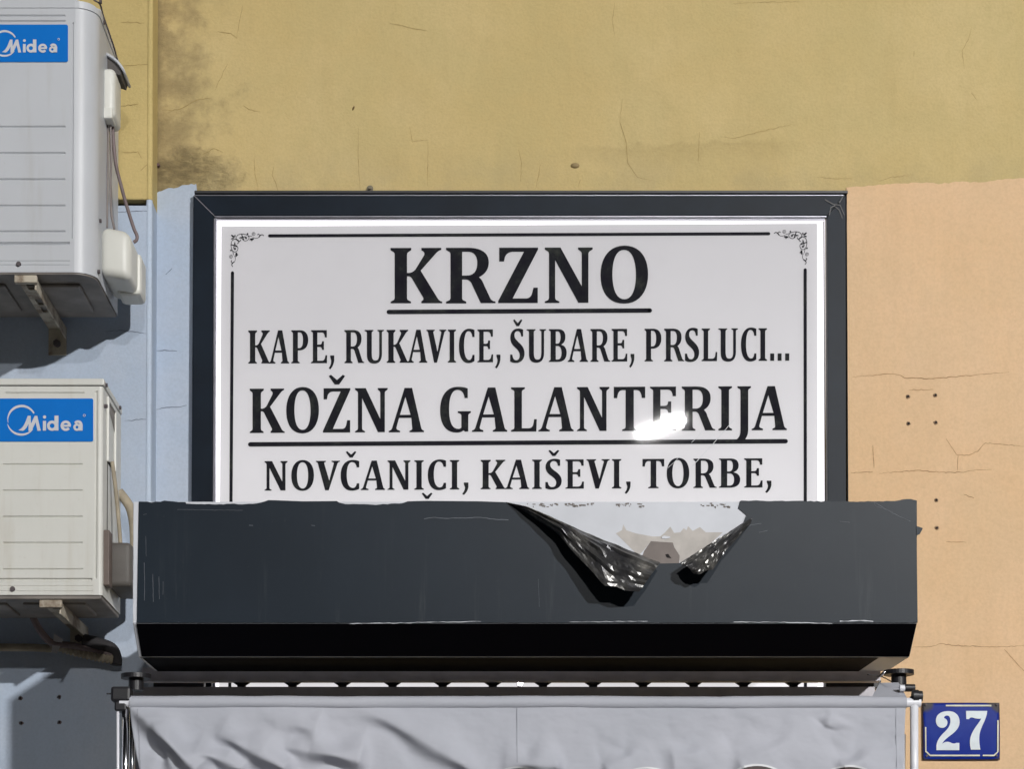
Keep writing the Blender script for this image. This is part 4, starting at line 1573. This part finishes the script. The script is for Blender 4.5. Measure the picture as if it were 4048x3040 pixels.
ac_front('front_panel', L_Y, lx0 + r, lx1 - r, lz0, lz1 - lid_h - 0.002, gr, [(P(378, 1900, L_Y).x, Z(2290, L_Y), Z(1545, L_Y), 0.0055, 0.0045)], M['ac_low'], ac2)
badge_logo(ac2, 0, 1400, 1.0, L_Y - 0.0008, -2, 1576, 369, 1746)
bm = bmesh.new()
cyl(bm, P(50, 2329, L_Y - 0.002), 0.0062, 0.006, 'Y', 14)
bm_obj('screw', bm, M['screw'], ac2)
for py, yy in ((1523, 0.02), (1606, 0.02), (1612, 0.22)):
    bm = bmesh.new()
    cyl(bm, (lx1 + 0.004, L_Y + yy, P(430, py, L_Y + yy).z), 0.005, 0.008, 'X', 12)
    bm_obj('screw', bm, M['screw'], ac2)
# grip recess in the side: frame, dark mouth
hy0, hy1 = L_Y + 0.07, L_Y + 0.165
hz1, hz0 = P(440, 1590, hy0).z, P(440, 1812, hy0).z
bm = bmesh.new()
add_box(bm, lx1 - 0.004, lx1 + 0.005, hy0 - 0.012, hy0, hz0 - 0.01, hz1 + 0.012, 0.002)
add_box(bm, lx1 - 0.004, lx1 + 0.005, hy1, hy1 + 0.010, hz0 - 0.01, hz1 + 0.012, 0.002)
add_box(bm, lx1 - 0.004, lx1 + 0.005, hy0, hy1, hz1, hz1 + 0.012, 0.002)
bm_obj('grip_rim', bm, M['ac_low'], ac2)
V = [(lx1 + 0.001, hy0, hz1), (lx1 + 0.001, hy1, hz1), (lx1 + 0.001, hy1, hz1 - 0.05), (lx1 + 0.001, hy0, hz1 - 0.012)]
mesh_obj('grip_mouth', V, [(0, 1, 2, 3)], M['pan'], ac2)
box('grip_slot', lx1 - 0.002, lx1 + 0.0015, hy0 - 0.006, hy1, hz0 - 0.012, hz0 - 0.004, M['black_hole'], ac2)
V = [(lx1 + 0.0012, hy0 - 0.012, P(430, y, hy0).z) for y in (1790, 1830)] + [(lx1 + 0.0012, hy0 + 0.004, P(436, 1832, hy0).z), (lx1 + 0.0012, hy0 - 0.004, P(436, 1800, hy0).z)]
box('side_seam', lx1 - 0.002, lx1 + 0.0012, hy0 - 0.006, hy0 - 0.003, P(430, 2130, hy0).z, hz0 - 0.01, M['black_hole'], ac2)
# valve cover, standing off the side
vy2 = L_Y + 0.07
bm = bmesh.new()
add_box(bm, lx1 - 0.002, lx1 + 0.062, vy2, L_B - 0.01, P(430, 2318, vy2).z, P(430, 2142, vy2).z, 0.014, 4)
bm_obj('valve_cover', bm, simple('taupe_plastic', srgb(88, 84, 80), 0.6), ac2, True)
box('valve_plate', lx1 - 0.002, lx1 + 0.014, L_Y + 0.02, vy2 - 0.004, P(410, 2330, vy2).z, P(410, 2112, vy2).z, simple('brown_plate', srgb(96, 84, 78), 0.6), ac2, 0.003)


# ---- wall brackets under the units
def bracket(label, px, Yf, z, x, drop):
    t = thing('wall_bracket', (x, PIL_Y, z - 0.1), label, 'bracket', 'steel brackets under the outdoor units')
    w = 0.024
    # top flange with slots, in pieces so that the slots are open
    bm = bmesh.new()
    y0 = Yf - 0.006
    slots = [(0.045, 0.085), (0.155, 0.20), (0.215, 0.255)]
    pos = [0.0]
    L = PIL_Y - y0
    cur = 0.0
    for s0, s1 in slots:
        add_box(bm, x - w, x + w, y0 + cur, y0 + s0, z - 0.004, z)
        add_box(bm, x - w, x - w * 0.42, y0 + s0, y0 + s1, z - 0.004, z)
        add_box(bm, x + w * 0.42, x + w, y0 + s0, y0 + s1, z - 0.004, z)
        cur = s1
    add_box(bm, x - w, x + w, y0 + cur, y0 + L, z - 0.004, z)
    bm_obj('arm', bm, M['bracket'], t)
    box('arm_web', x + w - 0.004, x + w, y0 + 0.01, PIL_Y, z - 0.03, z - 0.0045, M['bracket'], t, 0.001)
    box('front_lip', x - w - 0.004, x + w + 0.004, y0 - 0.004, y0 + 0.012, z - 0.016, z + 0.003, M['bracket'], t, 0.002)
    box('wall_plate', x - w, x + w, PIL_Y - 0.006, PIL_Y - 0.0005, z - drop, z - 0.0045, M['bracket'], t, 0.001)
    bm = bmesh.new()
    cyl(bm, (x, PIL_Y - 0.012, z - drop * 0.6), 0.010, 0.012, 'Y', 6)
    bm_obj('bolt', bm, M['screw'], t)
    return t


bracket('rusty slotted steel bracket holding up the large upper outdoor unit', 100, U_Y, uz0 - 0.013, P(104, 1075, U_Y).x, 0.075)
bracket('steel bracket in shadow below the smaller lower outdoor unit', 202, L_Y, lz0 - 0.017, P(202, 2366, L_Y).x, 0.05)

# ------------------------------------------------------------------ cables and pipes
yc = U_Y + 0.16


def cable(name, pts, r, mat, label, cat, group=None, **kw):
    o = tube(name, [P(*p) for p in pts], r, mat, None, **kw)
    return tag(o, label, cat, group)


cable('cable', [(345, -30, U_Y + .03), (372, -2, U_Y + .05), (395, 15, U_Y + .06), (408, 60, U_Y + .09), (432, 130, U_Y + .13), (452, 190, U_Y + .18), (463, 232, U_Y + .22)], 0.0022, M['cable_dark'],
      'thin dark cable along the top side edge of the large upper unit', 'cable')
cable('cable', [(424, 478, yc), (428, 560, yc), (425, 700, yc), (424, 830, yc), (423, 900, yc)], 0.0022, M['cable'], 'thin cable running closest along the side of the large upper unit', 'cable', 'cables beside the upper unit')
cable('cable', [(436, 480, yc), (440, 600, yc), (437, 720, yc), (440, 840, yc), (452, 905, yc)], 0.003, M['cable'], 'grey cable dropping from the grip pod to the valve cover', 'cable', 'cables beside the upper unit')
cable('pipe', [(444, 485, yc + .02), (452, 600, yc + .02), (460, 660, yc + .02), (478, 730, yc + .02), (494, 790, yc + .03), (512, 850, yc + .04), (530, 905, yc + .05), (541, 930, yc + .05), (540, 948, yc + .05), (528, 957, yc + .05)], 0.0045, M['brown_pipe'],
      'brownish pipe bending from the upper unit grip down to its valve cover', 'pipe')
cable('pipe', [(443, 1826, hy0 + .02), (452, 1890, hy0 + .02), (462, 1980, hy0 + .02), (470, 2070, hy0 + .02), (476, 2150, hy0 + .02)], 0.0052, M['hose'],
      'beige pipe running down the side of the lower unit from its grip slot', 'pipe')
cable('insulated_pipe', [(470, 1945, -0.22), (494, 1975, -0.22), (515, 2010, -0.23), (527, 2060, -0.24), (532, 2120, -0.25), (532, 2200, -0.25)], 0.0125, M['hose'],
      'beige lagged pipe arching from behind the lower unit to the hood', 'pipe')
cable('conduit', [(-60, 2560, -.125), (60, 2561, -.125), (140, 2562, -.125), (215, 2566, -.13)], 0.0105, M['hose'], 'straight beige conduit along the wall under the lower unit', 'conduit')
cable('corrugated_hose', [(205, 2548, -.14), (260, 2566, -.14), (330, 2585, -.14), (400, 2600, -.14), (448, 2608, -.14)], 0.0125, M['hose'], 'ribbed hose strapped beside the conduit below the lower unit', 'hose', ridge=0.10)
cable('drain_pipe', [(130, 2440, -.20), (150, 2480, -.19), (175, 2515, -.17), (212, 2545, -.15), (300, 2556, -.15), (400, 2582, -.14), (445, 2590, -.14)], 0.0095, M['brown_pipe'], 'dim pipe curving down from the lower bracket to the ribbed hose', 'pipe')
cable('pipe_end', [(330, 2530, -.15), (390, 2545, -.15), (440, 2565, -.14), (458, 2600, -.13), (458, 2630, -.13)], 0.016, M['lagging'], 'black lagged pipe end bent into the wall left of the hood', 'pipe')
f = Flat(-0.156)
f.poly([(214, 2505), (250, 2530), (236, 2560), (225, 2585), (204, 2580), (210, 2540)])
tag(f.build('tape_strap', M['tape'], None, thick=0.001), 'white tape strap tying the conduit and the ribbed hose together', 'tape')

# ------------------------------------------------------------------ house number plate
hn = thing('house_number_plate', P(3800, 3005, -0.01), 'blue enamel house number plate 27 with rusty corners', 'house number')
PY_ = -0.015
a, b = P(3648, 2779, PY_), P(3954, 3005, PY_)
bm = bmesh.new()
NXP, NZP = 24, 18
grid = []
for j in range(NZP + 1):
    for i in range(NXP + 1):
        u, v = i / NXP * 2 - 1, j / NZP * 2 - 1
        grid.append(bm.verts.new((a.x + (b.x - a.x) * i / NXP, PY_ + 0.004 * (u * u + v * v) * 0.5, b.z + (a.z - b.z) * j / NZP)))
for j in range(NZP):
    for i in range(NXP):
        bm.faces.new((grid[j * (NXP + 1) + i], grid[j * (NXP + 1) + i + 1], grid[(j + 1) * (NXP + 1) + i + 1], grid[(j + 1) * (NXP + 1) + i]))
o = bm_obj('plate', bm, M['plate'], hn, True)
md = o.modifiers.new('thickness', 'SOLIDIFY')
md.thickness = 0.0025
md.offset = -1
box('mounting_block', a.x + 0.03, b.x - 0.03, PY_ + 0.009, -0.0045, b.z + 0.03, a.z - 0.03, M['dark'], hn)


def zp(x, y):
    return (3248 + x / 2.765, 2440 + y / 2.765)


for nm, s in (('digit', "1255 1458 L 1255 1410 C 1260 1330 1330 1275 1370 1232 C 1405 1190 1412 1150 1405 1110 C 1398 1080 1375 1074 1355 1082 C 1338 1090 1332 1105 1345 1110 C 1374 1122 1382 1150 1370 1180 C 1355 1213 1320 1220 1290 1208 C 1252 1190 1240 1140 1255 1100 C 1272 1050 1330 1030 1385 1030 C 1462 1030 1511 1080 1508 1155 C 1505 1230 1440 1272 1390 1310 C 1350 1342 1325 1365 1320 1388 C 1345 1364 1380 1360 1410 1375 C 1440 1390 1460 1386 1470 1378 L 1505 1378 1505 1458"),
              ('digit', "1578 1028 L 1810 1028 1805 1065 C 1790 1140 1742 1200 1727 1280 C 1718 1340 1725 1400 1735 1452 L 1632 1452 C 1613 1380 1618 1320 1650 1260 C 1680 1200 1722 1160 1745 1112 C 1720 1116 1690 1115 1660 1104 C 1640 1097 1620 1098 1612 1118 L 1582 1118")):
    f = Flat(PY_ - 0.0016)
    f.contours(path(s), zp)
    f.build(nm, M['plate_white'], hn)
fl = Flat(PY_ - 0.0012)
fl.ribbon([zp(1358, 970), zp(1855, 970)], 6.5, caps=False)
fl.ribbon([zp(1137, 1205), zp(1139, 1475)], 5, caps=False)
fl.ribbon([zp(1139, 1470), zp(1188, 1516), zp(1730, 1516)], 6, caps=False)
fl.ribbon([zp(1762, 1516), zp(1885, 1516), zp(1927, 1475), zp(1928, 1130)], 6, caps=False)
fl.build('border_line', M['plate_cream'], hn)
for x, y in ((1140, 960), (1915, 960), (1150, 1520), (1912, 1518)):
    bm = bmesh.new()
    c = P(*zp(x, y), PY_ + 0.001)
    cyl(bm, c, 0.0028, 0.007, 'Y', 10)
    bm_obj('screw', bm, M['screw'], hn)


# ------------------------------------------------------------------ old fixing holes and plugs in the walls
RIM = simple('chipped_rim', srgb(150, 124, 100), 0.9, var=0.3, scale=60)
RIM_D = simple('rust_rim', srgb(98, 84, 84), 0.9, var=0.3, scale=60)


def plug(px, py, Y, r, label, group, rim, seed):
    rnd = random.Random(seed)
    c = P(px, py, Y)
    t = thing('wall_plug', c, label, 'wall plug', group)
    bm = bmesh.new()
    n = 12
    outer = [bm.verts.new((c.x + r * rnd.uniform(0.85, 1.35) * math.cos(2 * math.pi * k / n), Y - 0.0006, c.z + r * rnd.uniform(0.85, 1.25) * math.sin(2 * math.pi * k / n))) for k in range(n)]
    inner = [bm.verts.new((c.x + r * 0.62 * math.cos(2 * math.pi * k / n), Y - 0.0032, c.z + r * 0.62 * math.sin(2 * math.pi * k / n))) for k in range(n)]
    for k in range(n):
        bm.faces.new((outer[k], outer[(k + 1) % n], inner[(k + 1) % n], inner[k]))
    bm_obj('rim', bm, rim, t)
    bm = bmesh.new()
    cyl(bm, (c.x + r * 0.1, Y - 0.0012, c.z), r * 0.62, 0.003, 'Y', 12)
    bm_obj('hole', bm, M['black_hole'], t)
    return t


GO = 'old fixing holes in the orange wall'
for i, (x, y, lb) in enumerate(((3589, 1568, 'chipped plug hole in the orange wall, upper left of the square of four'),
                                (3697, 1563, 'plug hole in the orange wall, upper right of the square of four'),
                                (3591, 1675, 'plug hole in the orange wall, lower left of the square of four'),
                                (3699, 1671, 'plug hole in the orange wall, lower right of the square of four'),
                                (3701, 1978, 'plug hole just right of the top corner of the hood'),
                                (3703, 2088, 'lowest plug hole in the orange wall, right of the torn hood tag'))):
    plug(x, y, -0.004, 0.0055, lb, GO, RIM, i)
GB = 'old fixing holes in the shaded blue wall'
for i, (x, y, lb) in enumerate(((80, 2762, 'upper left dark hole of four in the shaded blue wall'),
                                (234, 2757, 'upper right dark hole of four in the shaded blue wall'),
                                (84, 2860, 'rust ringed lower left hole of four in the shaded blue wall'),
                                (234, 2857, 'rust ringed lower right hole of four in the shaded blue wall'))):
    plug(x, y, PIL_Y, 0.0055, lb, GB, RIM_D, 20 + i)
c = P(2273, 654, 0)
bm = bmesh.new()
bmesh.ops.create_uvsphere(bm, u_segments=20, v_segments=10, radius=1, matrix=Matrix.Translation(c) @ Matrix.Diagonal((0.0125, 0.006, 0.0075, 1)))
tag(bm_obj('oval_cover', bm, simple('cap_grey', srgb(140, 122, 84), 0.7), None, True), 'small oval cap stuck on the yellow wall above the sign', 'cap')
c = P(1463, 748, 0)
bm = bmesh.new()
cyl(bm, c, 0.009, 0.012, 'Y', 16)
cyl(bm, c + Vector((0, -0.008, 0)), 0.004, 0.01, 'Y', 10)
tag(bm_obj('wall_bolt', bm, simple('bolt_dull', srgb(112, 104, 84), 0.6), None), 'dull bolt head on top of the sign frame', 'bolt')
c = P(626, 655, 0)
bm = bmesh.new()
cyl(bm, c, 0.007, 0.02, 'Y', 10, r2=0.004)
tag(bm_obj('wall_nail', bm, simple('nail_rust', srgb(92, 70, 72), 0.7), None), 'rusty nail stub in the corner beside the pilaster', 'nail')
c = P(1397, 427, 0)
bm = bmesh.new()
bmesh.ops.create_icosphere(bm, subdivisions=2, radius=1, matrix=Matrix.Translation(c) @ Matrix.Rotation(0.35, 4, 'Y') @ Matrix.Diagonal((0.0028, 0.003, 0.0065, 1)))
tag(bm_obj('insect', bm, simple('insect_brown', srgb(96, 74, 30), 0.6), None, True), 'small brown insect resting on the yellow wall', 'insect')


# ------------------------------------------------------------------ street lamps that light the scene
def street_lamp(label, pos, w, h, lens_mat, lean):
    x, y, z = pos
    t = thing('street_lamp', (x + 0.4, y - 0.6, -0.12), label, 'street lamp', 'street lamps across the road')
    tube('post', [(x + 0.4, y - 0.6, -0.12), (x + 0.4, y - 0.6, z * 0.5), (x + 0.4, y - 0.6, z + 0.05)], 0.06, M['rail'], t, 16, curve=False)
    tube('arm', [(x + 0.4, y - 0.6, z), (x + 0.3, y - 0.5, z + 0.12), (x, y - 0.06, z + 0.10)], 0.03, M['rail'], t, 12)
    rot = Matrix.Translation((x, y, z)) @ Matrix.Rotation(math.radians(lean[1]), 4, 'Y') @ Matrix.Rotation(math.radians(lean[0]), 4, 'X')
    bm = bmesh.new()
    add_box(bm, -w / 2 - 0.05, w / 2 + 0.05, 0.012, 0.09, -h / 2 - 0.05, h / 2 + 0.05, 0.015)
    bmesh.ops.recalc_face_normals(bm, faces=list(bm.faces))
    # the housing sits behind the lens (lens faces the shop front)
    bmesh.ops.transform(bm, matrix=rot @ Matrix.Diagonal((1, -1, 1, 1)), verts=bm.verts)
    bmesh.ops.recalc_face_normals(bm, faces=list(bm.faces))
    bm_obj('lamp_housing', bm, M['rail'], t)
    bm = bmesh.new()
    for cx, cz in ((-w * 0.24, -h * 0.14), (w * 0.24, h * 0.14)):
        vs = []
        n = 20
        for k in range(n):
            an = 2 * math.pi * k / n
            c_, s_ = math.cos(an), math.sin(an)
            vs.append(bm.verts.new((cx + w * 0.27 * abs(c_) ** 0.7 * (1 if c_ > 0 else -1), 0.0, cz + h * 0.36 * abs(s_) ** 0.8 * (1 if s_ > 0 else -1))))
        bm.faces.new(vs)
    bmesh.ops.transform(bm, matrix=rot, verts=bm.verts)
    bm.normal_update()
    for fc in bm.faces:
        if fc.normal.y < 0:
            fc.normal_flip()
    bm_obj('lens', bm, lens_mat, t)


street_lamp('twin lens street lamp across the road, mirrored in the sign glass', LAMP_A, 0.54, 0.135, M['lampA'], (-30, -14))
street_lamp('second street lamp farther to the right across the road', LAMP_B, 0.56, 0.24, M['lampB'], (-36, 25))
